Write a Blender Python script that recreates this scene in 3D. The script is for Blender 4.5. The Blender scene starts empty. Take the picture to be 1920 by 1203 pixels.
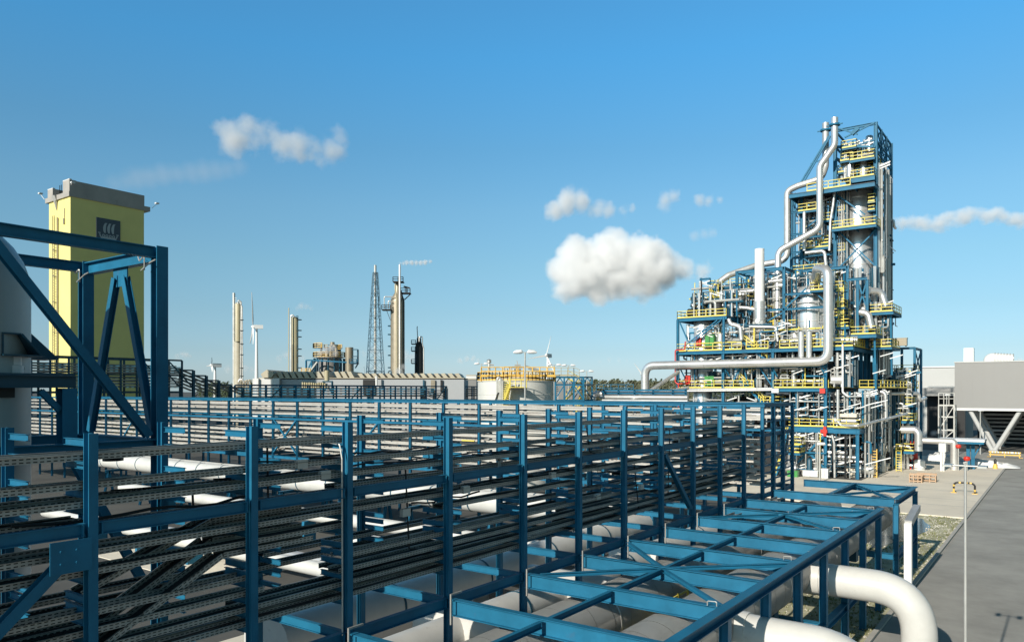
import bpy, math, random
from mathutils import Vector, Matrix
R = math.radians
rnd = random.Random(7)

# ---------------------------------------------------------------- camera, world, sun, exposure
SC = bpy.context.scene
COL = SC.collection
CAMH, FPX, HU, HV, YAW = 12.5, 1428.0, 960.0, 732.0, R(36.06)
cd = bpy.data.cameras.new("camera")
cam = bpy.data.objects.new("camera", cd)
COL.objects.link(cam)
cam.location = (0, 0, CAMH)
cam.rotation_euler = (R(90), 0, YAW)
cd.sensor_width = 36.0
cd.lens = FPX / 1920 * 36
cd.shift_y = (HV - 601.5) / 1920
cd.clip_start = 0.2
cd.clip_end = 20000
SC.camera = cam

SUN_EL, SUN_AZ = 25.5, 0.4          # elevation; travel direction east of +Y in degrees
w = bpy.data.worlds.new("World")
SC.world = w
w.use_nodes = True
wn, wl = w.node_tree.nodes, w.node_tree.links
bg = wn["Background"]
sky = wn.new("ShaderNodeTexSky")
sky.sky_type = 'NISHITA'
sky.sun_disc = False
sky.sun_elevation = R(SUN_EL)
sky.sun_rotation = R(180 + SUN_AZ)
sky.air_density = 1.15
sky.dust_density = 0.45
sky.ozone_density = 1.6
sky.altitude = 0
bg.inputs[1].default_value = 0.095
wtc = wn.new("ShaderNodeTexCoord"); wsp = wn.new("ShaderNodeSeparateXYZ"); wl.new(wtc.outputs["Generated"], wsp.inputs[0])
wrp = wn.new("ShaderNodeValToRGB"); wel = wrp.color_ramp.elements          # sky colour balance by height; zenith above the view dimmed to cut fill
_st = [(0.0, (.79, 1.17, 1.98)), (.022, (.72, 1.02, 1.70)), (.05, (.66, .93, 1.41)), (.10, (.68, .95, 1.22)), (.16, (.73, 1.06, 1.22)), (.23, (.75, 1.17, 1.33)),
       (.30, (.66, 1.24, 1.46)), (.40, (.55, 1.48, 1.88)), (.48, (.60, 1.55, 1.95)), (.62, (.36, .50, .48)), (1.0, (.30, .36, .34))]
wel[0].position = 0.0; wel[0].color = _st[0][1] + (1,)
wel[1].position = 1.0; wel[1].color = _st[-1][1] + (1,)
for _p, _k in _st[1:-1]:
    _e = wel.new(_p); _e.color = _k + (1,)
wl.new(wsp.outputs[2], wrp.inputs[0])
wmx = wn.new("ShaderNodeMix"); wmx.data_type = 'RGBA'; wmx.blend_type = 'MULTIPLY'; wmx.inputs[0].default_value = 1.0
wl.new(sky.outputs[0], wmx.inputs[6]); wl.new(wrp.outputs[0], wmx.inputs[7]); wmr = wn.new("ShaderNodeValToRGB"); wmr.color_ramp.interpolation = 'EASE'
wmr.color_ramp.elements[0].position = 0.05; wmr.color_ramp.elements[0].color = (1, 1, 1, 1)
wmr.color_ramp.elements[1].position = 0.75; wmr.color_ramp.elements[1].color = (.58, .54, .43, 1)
wl.new(wsp.outputs[0], wmr.inputs[0])  # added dimming of the sky toward +X, out of view, to cut fill
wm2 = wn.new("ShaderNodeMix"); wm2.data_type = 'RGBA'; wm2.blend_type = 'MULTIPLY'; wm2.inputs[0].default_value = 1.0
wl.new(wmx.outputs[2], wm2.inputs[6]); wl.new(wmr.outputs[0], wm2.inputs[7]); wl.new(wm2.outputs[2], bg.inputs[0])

sd = bpy.data.lights.new("sun", 'SUN')
sd.energy = 5.0
sd.angle = R(0.5)
sd.color = (1.0, 0.93, 0.82)
so = bpy.data.objects.new("sun", sd)
COL.objects.link(so)
trav = Vector((math.sin(R(SUN_AZ)) * math.cos(R(SUN_EL)), math.cos(R(SUN_AZ)) * math.cos(R(SUN_EL)), -math.sin(R(SUN_EL))))
so.rotation_euler = trav.to_track_quat('-Z', 'Y').to_euler()
so.location = (0, -50, 80)

SC.view_settings.view_transform = 'Standard'
SC.view_settings.look = 'None'
SC.view_settings.exposure = 0.0
SC.view_settings.gamma = 1.0
SC.cycles.max_bounces = 14
SC.cycles.diffuse_bounces = 3
SC.cycles.glossy_bounces = 3
SC.cycles.volume_bounces = 14

# ---------------------------------------------------------------- pixel of the photograph -> point of the place
_s, _c = math.sin(YAW), math.cos(YAW)
def ray(u, v):
    a = (u - HU) / FPX; b = (HV - v) / FPX
    return (a * _c - _s, a * _s + _c, b)
def atY(u, v, Y):
    r = ray(u, v); t = Y / r[1]; return Vector((r[0] * t, Y, CAMH + r[2] * t))
def atX(u, v, X):
    r = ray(u, v); t = X / r[0]; return Vector((X, r[1] * t, CAMH + r[2] * t))
def atD(u, v, D):
    r = ray(u, v); return Vector((r[0] * D, r[1] * D, CAMH + r[2] * D))
def atZ(u, v, z=0.0):
    r = ray(u, v); t = (z - CAMH) / r[2]; return Vector((r[0] * t, r[1] * t, z))

# ---------------------------------------------------------------- materials
def mat(name, col, rough=0.5, metal=0.0, var=0.12, scale=0.6, bump=0.0, spec=None, rust=None, rust_amt=0.0, coord='Object'):
    m = bpy.data.materials.new(name); m.use_nodes = True
    n, l = m.node_tree.nodes, m.node_tree.links
    p = n["Principled BSDF"]
    p.inputs["Roughness"].default_value = rough
    p.inputs["Metallic"].default_value = metal
    if spec is not None: p.inputs["Specular IOR Level"].default_value = spec
    tc = n.new("ShaderNodeTexCoord")
    nz = n.new("ShaderNodeTexNoise"); nz.inputs["Scale"].default_value = scale; nz.inputs["Detail"].default_value = 6; nz.inputs["Roughness"].default_value = 0.65
    l.new(tc.outputs[coord], nz.inputs["Vector"])
    mx = n.new("ShaderNodeMix"); mx.data_type = 'RGBA'
    mx.inputs[6].default_value = tuple(c * (1 - var) for c in col) + (1,)
    mx.inputs[7].default_value = tuple(min(1, c * (1 + var)) for c in col) + (1,)
    mr = n.new("ShaderNodeMapRange"); mr.inputs[1].default_value = 0.3; mr.inputs[2].default_value = 0.7
    l.new(nz.outputs[0], mr.inputs[0]); l.new(mr.outputs[0], mx.inputs[0])
    out = mx.outputs[2]
    if rust:
        n2 = n.new("ShaderNodeTexNoise"); n2.inputs["Scale"].default_value = scale * 3.1; n2.inputs["Detail"].default_value = 8; n2.inputs["Roughness"].default_value = 0.7
        l.new(tc.outputs[coord], n2.inputs["Vector"])
        r2 = n.new("ShaderNodeMapRange"); r2.inputs[1].default_value = 0.62 - rust_amt; r2.inputs[2].default_value = 0.74 - rust_amt
        l.new(n2.outputs[0], r2.inputs[0])
        m2 = n.new("ShaderNodeMix"); m2.data_type = 'RGBA'; m2.inputs[7].default_value = tuple(rust) + (1,)
        l.new(r2.outputs[0], m2.inputs[0]); l.new(out, m2.inputs[6]); out = m2.outputs[2]
    l.new(out, p.inputs["Base Color"])
    rr = n.new("ShaderNodeMapRange"); rr.inputs[3].default_value = max(0.05, rough - 0.08); rr.inputs[4].default_value = min(1, rough + 0.1)
    l.new(nz.outputs[0], rr.inputs[0]); l.new(rr.outputs[0], p.inputs["Roughness"])
    if bump:
        b = n.new("ShaderNodeBump"); b.inputs["Strength"].default_value = bump; b.inputs["Distance"].default_value = 0.03
        n3 = n.new("ShaderNodeTexNoise"); n3.inputs["Scale"].default_value = scale * 8; n3.inputs["Detail"].default_value = 5
        l.new(tc.outputs[coord], n3.inputs["Vector"]); l.new(n3.outputs[0], b.inputs["Height"]); l.new(b.outputs[0], p.inputs["Normal"])
    return m

M = {}
M['blue'] = mat('blue_paint', (0.014, 0.146, 0.258), 0.5, var=0.2, scale=0.9, rust=(0.035, 0.145, 0.25), rust_amt=0.02, spec=0.3)
M['teal'] = mat('dark_teal_paint', (0.012, 0.075, 0.120), 0.45, var=0.15)
M['tray'] = mat('galvanised_steel', (0.40, 0.39, 0.36), 0.48, 0.35, var=0.2, scale=1.5)
M['tray_sunlit'] = mat('sunlit_tone_tray', (0.56, 0.53, 0.48), 0.45, 0.15, var=0.12, scale=1.5)  # paler copy of the galvanised steel; sunlit look put into the colour
M['galv'] = mat('galvanised_tube', (0.50, 0.50, 0.47), 0.42, 0.4, var=0.15)
M['cable'] = mat('black_cable_sheath', (0.02, 0.02, 0.022), 0.55)
M['white'] = mat('white_lagging', (0.64, 0.63, 0.59), 0.36, var=0.08, scale=0.7, rust=(0.50, 0.485, 0.44), rust_amt=0.0)
M['whitepaint'] = mat('white_paint', (0.80, 0.80, 0.78), 0.4, var=0.04)
M['silver'] = mat('aluminium_cladding', (0.74, 0.73, 0.71), 0.33, 0.68, var=0.10, scale=0.35, bump=0.05)
M['colclad'] = mat('brushed_cladding', (0.75, 0.75, 0.74), 0.29, 0.68, var=0.1, scale=0.35, bump=0.05)
M['silverdull'] = mat('dull_cladding', (0.62, 0.61, 0.58), 0.42, 0.55, var=0.16, scale=0.5)
M['yellow'] = mat('yellow_paint', (0.80, 0.65, 0.12), 0.45, var=0.1)
M['orange'] = mat('orange_yellow_paint', (0.80, 0.50, 0.11), 0.45, var=0.12)
M['red'] = mat('red_paint', (0.60, 0.035, 0.02), 0.4)
M['green'] = mat('green_paint', (0.05, 0.27, 0.06), 0.45)
M['dark'] = mat('near_black', (0.014, 0.015, 0.016), 0.6, var=0.35, scale=0.5)  # near-black; on the block's filler boxes it stands in for interior shade
M['grate'] = mat('steel_grating', (0.10, 0.11, 0.115), 0.6, 0.3, var=0.25, scale=2)
M['towery'] = mat('yellow_concrete', (0.86, 0.75, 0.27), 0.8, var=0.07, scale=0.10, bump=0.1, rust=(0.66, 0.58, 0.26), rust_amt=-0.05)
M['cap'] = mat('weathered_parapet', (0.40, 0.375, 0.34), 0.85, var=0.2, scale=0.15, bump=0.2, rust=(0.28, 0.25, 0.22), rust_amt=0.02)
M['conc'] = mat('grey_concrete', (0.42, 0.42, 0.40), 0.85, var=0.15, scale=0.25, bump=0.15)
M['asph'] = mat('asphalt', (0.335, 0.325, 0.295), 0.9, var=0.22, scale=0.22, bump=0.1, rust=(0.40, 0.39, 0.36), rust_amt=0.0)
M['pad'] = mat('tan_concrete', (0.78, 0.70, 0.57), 0.9, var=0.12, scale=0.13, bump=0.1, rust=(0.66, 0.61, 0.51), rust_amt=-0.02)
M['yard'] = mat('yard_ground', (0.095, 0.092, 0.082), 0.95, var=0.35, scale=0.08, bump=0.2, rust=(0.24, 0.225, 0.18), rust_amt=-0.01)
M['verge'] = mat('gravel_verge', (0.46, 0.44, 0.29), 0.95, var=0.4, scale=0.5, bump=0.4, rust=(0.68, 0.64, 0.52), rust_amt=0.06)
M['kerb'] = mat('kerb_stone', (0.46, 0.44, 0.39), 0.85, var=0.12, scale=1)
M['water'] = mat('puddle_water', (0.10, 0.11, 0.10), 0.06, var=0.1)
M['clad'] = mat('grey_cladding', (0.265, 0.262, 0.252), 0.5, 0.1, var=0.04, scale=0.1)
M['clad2'] = mat('pale_cladding', (0.50, 0.50, 0.48), 0.6, var=0.05, scale=0.1)
M['cladw'] = mat('white_cladding', (0.72, 0.72, 0.70), 0.6, var=0.04, scale=0.1)
M['roof'] = mat('buff_roof_sheet', (0.50, 0.45, 0.34), 0.6, var=0.12, scale=0.3)
M['brown'] = mat('weathered_cladding', (0.33, 0.285, 0.21), 0.45, 0.35, var=0.18, scale=0.25, rust=(0.30, 0.25, 0.17), rust_amt=0.0)
M['sand'] = mat('sand_paint', (0.46, 0.405, 0.26), 0.5, 0.1, var=0.1, scale=0.3)
M['tanky'] = mat('tank_plate', (0.66, 0.65, 0.60), 0.55, var=0.09, scale=0.25, rust=(0.48, 0.46, 0.40), rust_amt=-0.03)
M['leaf'] = mat('dark_foliage', (0.050, 0.070, 0.030), 0.9, var=0.5, scale=0.06)
M['leaf2'] = mat('pale_foliage', (0.115, 0.120, 0.070), 0.9, var=0.4, scale=0.06)
M['bark'] = mat('bark', (0.10, 0.08, 0.06), 0.9)
M['wood'] = mat('pallet_wood', (0.50, 0.34, 0.22), 0.8, var=0.15, scale=2)
M['sheet'] = mat('white_sheet', (0.75, 0.75, 0.73), 0.5, var=0.08, scale=1, bump=0.4)
M['sign'] = mat('dark_sign_panel', (0.075, 0.10, 0.125), 0.6, var=0.06)
M['signw'] = mat('pale_sign_paint', (0.42, 0.47, 0.48), 0.6, var=0.05)
M['black'] = mat('black_paint', (0.02, 0.02, 0.02), 0.5)
M['glass'] = mat('lamp_glass', (0.65, 0.67, 0.68), 0.15)
M['hallgrey'] = mat('pale_grey_wall', (0.40, 0.415, 0.425), 0.7, var=0.06, scale=0.1)
M['mast'] = mat('faded_blue_steel', (0.12, 0.22, 0.29), 0.6, var=0.15)
M['vessel'] = mat('shaded_vessel_tone', (0.36, 0.41, 0.40), 0.4, var=0.06)  # greyed base colour carries the shade the vessel stands in

def slot_tray():
    m = M['tray'].copy(); m.name = 'perforated_steel'
    n, l = m.node_tree.nodes, m.node_tree.links
    p = n["Principled BSDF"]
    src = p.inputs["Base Color"].links[0].from_socket
    tc = n.new("ShaderNodeTexCoord"); sp = n.new("ShaderNodeSeparateXYZ"); l.new(tc.outputs["UV"], sp.inputs[0])
    def math_(op, a, b=None, v=None):
        q = n.new("ShaderNodeMath"); q.operation = op
        l.new(a, q.inputs[0])
        if b is not None: l.new(b, q.inputs[1])
        if v is not None: q.inputs[1].default_value = v
        return q.outputs[0]
    fr = math_('FRACT', math_('MULTIPLY', sp.outputs[0], v=8.0))
    along = math_('LESS_THAN', fr, v=0.62)
    # rows of slots at 1/4 and 3/4 of the flange height
    fv = math_('FRACT', math_('MULTIPLY', sp.outputs[1], v=2.0))
    row = math_('LESS_THAN', math_('ABSOLUTE', math_('SUBTRACT', fv, v=0.5)), v=0.17)
    both = math_('MULTIPLY', along, row)
    mx = n.new("ShaderNodeMix"); mx.data_type = 'RGBA'; mx.inputs[7].default_value = (0.006, 0.006, 0.006, 1)
    l.new(both, mx.inputs[0]); l.new(src, mx.inputs[6]); l.new(mx.outputs[2], p.inputs["Base Color"])
    return m
M['slot'] = slot_tray()

# ---------------------------------------------------------------- mesh builder
WORLD = {}
class MB:
    def __init__(self):
        self.v = []; self.f = []; self.s = []; self.uv = {}
    def quad(self, *pts, smooth=False):
        b = len(self.v); self.v += [tuple(p) for p in pts]
        self.f.append(tuple(range(b, b + len(pts)))); self.s.append(smooth)
    def hexa(self, c):
        b = len(self.v); self.v += [tuple(p) for p in c]
        for q in ((0, 3, 2, 1), (4, 5, 6, 7), (0, 1, 5, 4), (1, 2, 6, 5), (2, 3, 7, 6), (3, 0, 4, 7)):
            self.f.append(tuple(b + i for i in q)); self.s.append(False)
    def box(self, x0, x1, y0, y1, z0, z1):
        self.hexa([(x0, y0, z0), (x1, y0, z0), (x1, y1, z0), (x0, y1, z0), (x0, y0, z1), (x1, y0, z1), (x1, y1, z1), (x0, y1, z1)])
        return self
    def frame(self, p0, p1, up):
        p0, p1 = Vector(p0), Vector(p1); d = (p1 - p0).normalized(); up = Vector(up)
        if abs(d.dot(up)) > 0.98: up = Vector((1, 0, 0)) if abs(d.x) < 0.9 else Vector((0, 1, 0))
        side = d.cross(up).normalized(); u = side.cross(d).normalized()
        return p0, p1, side, u
    def bar(self, p0, p1, w, h=None, up=(0, 0, 1), ou=0.0, os=0.0):
        h = w if h is None else h
        p0, p1, s, u = self.frame(p0, p1, up)
        o = u * ou + s * os
        a, b = s * (w / 2), u * (h / 2)
        self.hexa([p0 - a - b + o, p0 + a - b + o, p0 + a + b + o, p0 - a + b + o, p1 - a - b + o, p1 + a - b + o, p1 + a + b + o, p1 - a + b + o])
        return self
    def hb(self, p0, p1, h=0.3, w=0.2, tf=0.02, tw=0.014, up=(0, 0, 1)):
        self.bar(p0, p1, w, tf, up, ou=h / 2 - tf / 2)
        self.bar(p0, p1, w, tf, up, ou=-h / 2 + tf / 2)
        self.bar(p0, p1, tw, h - 2 * tf, up)
        return self
    def tube(self, pts, r, n=10, cap=True, smooth=True):
        pts = [Vector(p) for p in pts]
        rs = r if isinstance(r, (list, tuple)) else [r] * len(pts)
        base = len(self.v); ref = None
        for i, p in enumerate(pts):
            if i == 0: d = pts[1] - pts[0]
            elif i == len(pts) - 1: d = pts[-1] - pts[-2]
            else: d = (pts[i + 1] - p).normalized() + (p - pts[i - 1]).normalized()
            d = d.normalized() if d.length > 1e-6 else Vector((0, 0, 1))
            if ref is None:
                ref = Vector((0, 0, 1)) if abs(d.z) < 0.9 else Vector((1, 0, 0))
            s = d.cross(ref).normalized(); u = s.cross(d).normalized(); ref = u
            for k in range(n):
                t = 2 * math.pi * k / n
                self.v.append(tuple(p + (s * math.cos(t) + u * math.sin(t)) * rs[i]))
        for i in range(len(pts) - 1):
            for k in range(n):
                a = base + i * n + k; b = base + i * n + (k + 1) % n
                self.f.append((a, b, b + n, a + n)); self.s.append(smooth)
        if cap:
            self.f.append(tuple(base + k for k in reversed(range(n)))); self.s.append(False)
            e = base + (len(pts) - 1) * n
            self.f.append(tuple(e + k for k in range(n))); self.s.append(False)
        return self
    def pipe(self, pts, r, n=12, br=None, seg=5):
        pts = [Vector(p) for p in pts]; br = br or r * 2.6
        out = [pts[0]]
        for i in range(1, len(pts) - 1):
            a, p, b = pts[i - 1], pts[i], pts[i + 1]
            d1 = (a - p); d2 = (b - p)
            ang = d1.angle(d2)
            t = min(br / max(math.tan(ang / 2), 0.05), d1.length * 0.48, d2.length * 0.48)
            q0 = p + d1.normalized() * t; q1 = p + d2.normalized() * t
            for k in range(seg + 1):
                x = k / seg
                out.append(q0 * (1 - x) ** 2 + p * 2 * x * (1 - x) + q1 * x * x)
        out.append(pts[-1])
        return self.tube(out, r, n)
    def lathe(self, cx, cy, prof, n=24):
        base = len(self.v)
        for (r, z) in prof:
            for k in range(n):
                t = 2 * math.pi * k / n
                self.v.append((cx + r * math.cos(t), cy + r * math.sin(t), z))
        for i in range(len(prof) - 1):
            sm = True
            for k in range(n):
                a = base + i * n + k; b = base + i * n + (k + 1) % n
                self.f.append((a, b, b + n, a + n)); self.s.append(sm)
        self.f.append(tuple(base + k for k in reversed(range(n)))); self.s.append(False)
        e = base + (len(prof) - 1) * n
        self.f.append(tuple(e + k for k in range(n))); self.s.append(False)
        return self
    def rail(self, pts, h=1.1, step=1.35, t=0.075, toe=True):
        pts = [Vector(p) for p in pts]
        for a, b in zip(pts, pts[1:]):
            L = (b - a).length
            if L < 0.05: continue
            for z in (h, h * 0.55):
                self.bar(a + Vector((0, 0, z)), b + Vector((0, 0, z)), t, t)
            if toe: self.bar(a + Vector((0, 0, 0.09)), b + Vector((0, 0, 0.09)), t * 0.5, 0.2)
            k = max(1, round(L / step))
            for i in range(k + 1):
                p = a.lerp(b, i / k)
                self.bar(p, p + Vector((0, 0, h)), t, t)
        return self
    def build(self, name, m, parent=None, label=None):
        me = bpy.data.meshes.new(name)
        if parent is not None:
            o0 = WORLD[parent.name]
        else:
            xs = [p[0] for p in self.v]; ys = [p[1] for p in self.v]; zs = [p[2] for p in self.v]
            o0 = Vector(((min(xs) + max(xs)) / 2, (min(ys) + max(ys)) / 2, min(zs)))
        me.from_pydata([(p[0] - o0.x, p[1] - o0.y, p[2] - o0.z) for p in self.v], [], self.f)
        me.polygons.foreach_set("use_smooth", self.s)
        if self.uv:
            ul = me.uv_layers.new(name="UVMap")
            for pi, uvs in self.uv.items():
                pl = me.polygons[pi]
                for li, c in zip(pl.loop_indices, uvs): ul.data[li].uv = c
        me.materials.append(M[m] if isinstance(m, str) else m)
        me.update(); me.set_sharp_from_angle(angle=R(38))
        o = bpy.data.objects.new(name, me)
        COL.objects.link(o)
        if parent is not None: o.parent = parent
        else: o.location = o0
        WORLD[o.name] = o0.copy()
        if label: o["label"] = label
        return o

def tag(o, label, cat, group=None):
    o["label"] = label; o["category"] = cat
    if group: o["group"] = group
    return o
def thing(name, label, cat, loc, group=None):
    o = bpy.data.objects.new(name, None); COL.objects.link(o)
    o.location = loc; o.empty_display_size = 0.3
    WORLD[o.name] = Vector(loc)
    return tag(o, label, cat, group)
def struct(o):
    o["kind"] = "structure"; return o

def sheet(name, pts, z, m, kind='structure'):
    b = MB(); b.quad(*[(p[0], p[1], z) for p in pts])
    o = b.build(name, m); o["kind"] = kind; return o

# ---------------------------------------------------------------- ground, road, pavement
b = MB(); S = 6000
b.quad((-S, -S, 0), (S, -S, 0), (S, S, 0), (-S, S, 0)); struct(b.build('ground', 'yard'))
KX = -7.8
road = [(KX, -60), (KX, 150), (KX - 0.6, 156), (KX - 3, 161), (KX - 9, 164), (-60, 166), (-60, 181), (60, 181), (60, -60)]
sheet('road', road, 0.012, 'asph')
# raised concrete apron with its kerb
b = MB()
ap = [(KX - 0.3, 86), (KX - 0.3, 150), (KX - 0.9, 155.5), (KX - 3.2, 160), (KX - 9, 163), (-60, 164.5), (-60, 96), (-30, 90), (-16, 86)]
n0 = len(ap)
b.quad(*[(p[0], p[1], 0.13) for p in ap])
for i in range(n0):
    p, q = ap[i], ap[(i + 1) % n0]
    b.quad((p[0], p[1], 0), (p[0], p[1], 0.13), (q[0], q[1], 0.13), (q[0], q[1], 0))
struct(b.build('concrete_apron', 'pad'))
b = MB()
kp = [(KX - 0.15, -60), (KX - 0.15, 150), (KX - 0.75, 155.7), (KX - 3.1, 160.4), (KX - 9, 163.4), (-60, 165)]
for p, q in zip(kp, kp[1:]): b.bar((p[0], p[1], 0.075), (q[0], q[1], 0.075), 0.26, 0.16)
struct(b.build('kerb', 'kerb'))
# slab joints: thin darker strips on the apron
b = MB()
for yy in (94, 99.5, 108, 117, 128, 140):
    b.quad((-26, yy, 0.134), (KX - 0.4, yy, 0.134), (KX - 0.4, yy + 0.14, 0.134), (-26, yy + 0.14, 0.134))
struct(b.build('pavement_joints', 'kerb'))
b = MB()
vp = [(-16.2, 20), (KX - 0.28, 20), (KX - 0.28, 85.98), (-16.2, 85.98)]
nx, ny = 12, 66
for i in range(nx + 1):
    for j in range(ny + 1):
        x = vp[0][0] + (vp[1][0] - vp[0][0]) * i / nx; y = 20 + 65.98 * j / ny
        d = math.hypot((x + 12.2) / 1.9, (y - 76) / 9.5)
        edge = min(i, nx - i, j, ny - j)
        z = 0.03 + rnd.random() * 0.05 if edge else 0.02
        if d < 1.25: z = min(z, 0.0 + 0.05 * max(0, d - 0.9))
        b.v.append((x, y, z))
for i in range(nx):
    for j in range(ny):
        a = i * (ny + 1) + j
        b.f.append((a, a + ny + 1, a + ny + 2, a + 1)); b.s.append(True)
struct(b.build('gravel_verge', 'verge'))
b = MB()
pts = []
for k in range(40):
    t = 2 * math.pi * k / 40; q = 1 + 0.12 * math.sin(3 * t + 1) + 0.07 * math.sin(7 * t)
    pts.append((-12.2 + 1.9 * q * math.cos(t), 76 + 9.0 * q * math.sin(t), 0.034))
b.quad(*pts); struct(b.build('puddle', 'water'))

# ---------------------------------------------------------------- cable trays
def tray(b, pts, wd, h=0.13, floor='rung', n=0):
    pts = [Vector(p) for p in pts]; acc = 0.0
    for p0, p1 in zip(pts, pts[1:]):
        L = (p1 - p0).length
        for sg in (-1, 1):
            f0 = len(b.f)
            b.bar(p0, p1, 0.012, h, ou=h / 2, os=sg * wd / 2)
            b.uv[f0 + 3] = [(acc, 0), (acc, 1), (acc + L, 1), (acc + L, 0)]
            b.uv[f0 + 5] = [(acc, 1), (acc, 0), (acc + L, 0), (acc + L, 1)]
            b.bar(p0, p1, 0.05, 0.010, ou=h + 0.005, os=sg * (wd / 2 + 0.019))
        if floor == 'plate':
            b.bar(p0, p1, wd - 0.016, 0.008, ou=0.006)
        else:
            k = int(L / 0.33)
            _, _, s, u = b.frame(p0, p1, (0, 0, 1))
            for i in range(1, k):
                q = p0.lerp(p1, i / k) + u * 0.02
                b.bar(q - s * (wd / 2 - .01), q + s * (wd / 2 - .01), 0.05, 0.025)
        acc += L
def cables(b, pts, wd, n=5, r=0.022):
    pts = [Vector(p) for p in pts]
    for i in range(n):
        o = (i - (n - 1) / 2) * (wd * 0.8 / n)
        q = []
        for j, p in enumerate(pts):
            a, c = pts[max(0, j - 1)], pts[min(len(pts) - 1, j + 1)]
            d = (c - a).normalized(); s = d.cross(Vector((0, 0, 1))).normalized()
            q.append(p + s * (o + rnd.uniform(-.012, .012)) + Vector((0, 0, 0.03 + r)))
        b.tube(q, r, 5, cap=False)

# ---------------------------------------------------------------- long cable rack beside the open frame
FX, BX = -16.3, -20.4
RY = [3.5, 7.6, 11.45, 14.55, 18.85, 23.1, 27.07, 31.05, 35.0, 39.0, 42.95, 47.0]
TOP = 11.62
rack = thing('cable_rack', 'long blue two-row cable rack full of grey perforated trays, nearest the camera', 'cable rack', (-18.35, 25, 0))
def column(p, z1, parent, h=0.24, w_=0.19, z0=0.0, m='blue', name='column'):
    b = MB(); b.hb((p[0], p[1], z0), (p[0], p[1], z1), h, w_, 0.022, 0.016, up=(1, 0, 0))
    b.box(p[0] - .2, p[0] + .2, p[1] - .2, p[1] + .2, z0, z0 + 0.03)
    return b.build(name, m, parent)
for y in RY:
    column((FX, y), TOP, rack); column((BX, y), TOP, rack)
for x in (FX, BX):
    for y0, y1 in zip([-2] + RY[:-1], RY):
        b = MB(); b.hb((x, y0 + .13, 9.65), (x, y1 - .13, 9.65), 0.27, 0.15); b.build('rail_beam', 'blue', rack)
    b = MB(); b.hb((x, -2, 5.62), (x, 50, 5.62), 0.34, 0.18); b.build('base_girder', 'blue', rack)
LV = [1.46, 2.06, 2.42, 2.86, 3.46, 3.86, 4.72, 5.12, 5.48, 5.84]
brz = [CAMH - 1.0, CAMH - 4.28, CAMH - 4.5] + [CAMH - l - 0.02 for l in LV]
for y in RY:
    for x, sg in ((FX, -1), (BX, 1)):
        b = MB()
        for z in brz:
            b.hb((x + sg * .13, y, z - .08), (x + sg * 1.12, y, z - .08), 0.15, 0.09, 0.012, 0.01)
        b.build('cantilever_arms', 'blue', rack)
    if y < 30 and RY.index(y) % 2 == 0:
        b = MB(); b.hb((FX - .13, y, 5.62), (BX + .13, y, 5.62), 0.3, 0.16); b.build('cross_beam', 'blue', rack)
    else:
        b = MB(); b.hb((FX - .13, y, 5.62), (BX + .13, y, 5.62), 0.26, 0.14); b.build('cross_beam', 'blue', rack)
tr = random.Random(21)
for li, l in enumerate(LV):
    z = CAMH - l
    for x, sg in ((FX, -1), (BX, 1)):
        for k in range(2):
            if sg > 0 and (li not in (2, 4, 7, 8) or k): continue
            if (li, k) in ((1, 1), (3, 0), (5, 1), (6, 1)): continue
            xc = x + sg * (0.40 + 0.50 * k)
            y1 = 49.5 if (li + k) % 3 else 46
            pl = (li * 2 + k + (sg > 0)) % 3 != 0
            ye_ = [-2] + RY[1:] + [y1]
            keep = [tr.random() < (.92 if k == 0 else .6) for _ in ye_[1:]]
            if k == 0: keep[0] = keep[1] = True
            if li in (6, 7) and k == 0: keep[2] = False
            i0 = 0
            while i0 < len(keep):
                if not keep[i0]: i0 += 1; continue
                i1 = i0
                while i1 < len(keep) and keep[i1]: i1 += 1
                ya_, yb_ = ye_[i0] + (.15 if i0 else 0) - tr.uniform(0, .5), ye_[i1] + tr.uniform(0, .5)
                zt_ = z + tr.uniform(-.03, .03)
                b = MB(); tray(b, [(xc, ya_, zt_), (xc, (ya_ + yb_) / 2, zt_ - .008), (xc, yb_, zt_)], 0.44, floor='plate' if pl else 'rung')
                t = b.build('cable_tray', 'slot', rack)
                if pl or li % 2:
                    n_ = max(3, int((yb_ - ya_) / 1.5))
                    b = MB(); cables(b, [(xc + tr.uniform(-.03, .03), ya_ + (yb_ - ya_) * i / n_, zt_ + tr.uniform(0, .05)) for i in range(n_ + 1)], 0.44, tr.choice((3, 4, 6, 7)), tr.choice((.016, .022, .03)))
                    b.build('cable_bundle', 'cable', t)
                i0 = i1
# sloping trays in the second bay
for (y0, z0, y1, z1, xo) in ((7.75, 7.15, 11.3, 8.75, .9), (7.75, 8.1, 11.3, 9.25, .9), (7.9, 7.0, 11.3, 8.45, .42)):
    b = MB(); x = FX - xo
    tray(b, [(x, y0, z0), (x, y1 - .5, z1), (x, y1 + 2.2, z1)], 0.44, floor='plate'); t = b.build('sloping_tray', 'slot', rack)
    b = MB(); cables(b, [(x, y0, z0), (x, y1 - .5, z1), (x, y1 + 2.2, z1)], 0.44, 6); b.build('cable_bundle', 'cable', t)
# diagonal braces and gussets
for (y0, z0, y1, z1) in ((3.9, 6.1, 7.2, 9.2), (35.3, 9.3, 38.6, 6.2)):
    b = MB(); b.hb((FX + .02, y0, z0), (FX + .02, y1, z1), 0.22, 0.22, up=(1, 0, 0)); b.build('diagonal_brace', 'blue', rack)
b = MB(); b.box(FX + .14, FX + .165, 6.75, 7.55, 8.85, 9.5)
for yy, zz in ((6.95, 9.3), (7.25, 9.3), (6.95, 9.05), (7.25, 9.05)): b.tube([(FX + .165, yy, zz), (FX + .19, yy, zz)], 0.025, 6)
b.build('gusset_plate', 'blue', rack)
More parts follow.
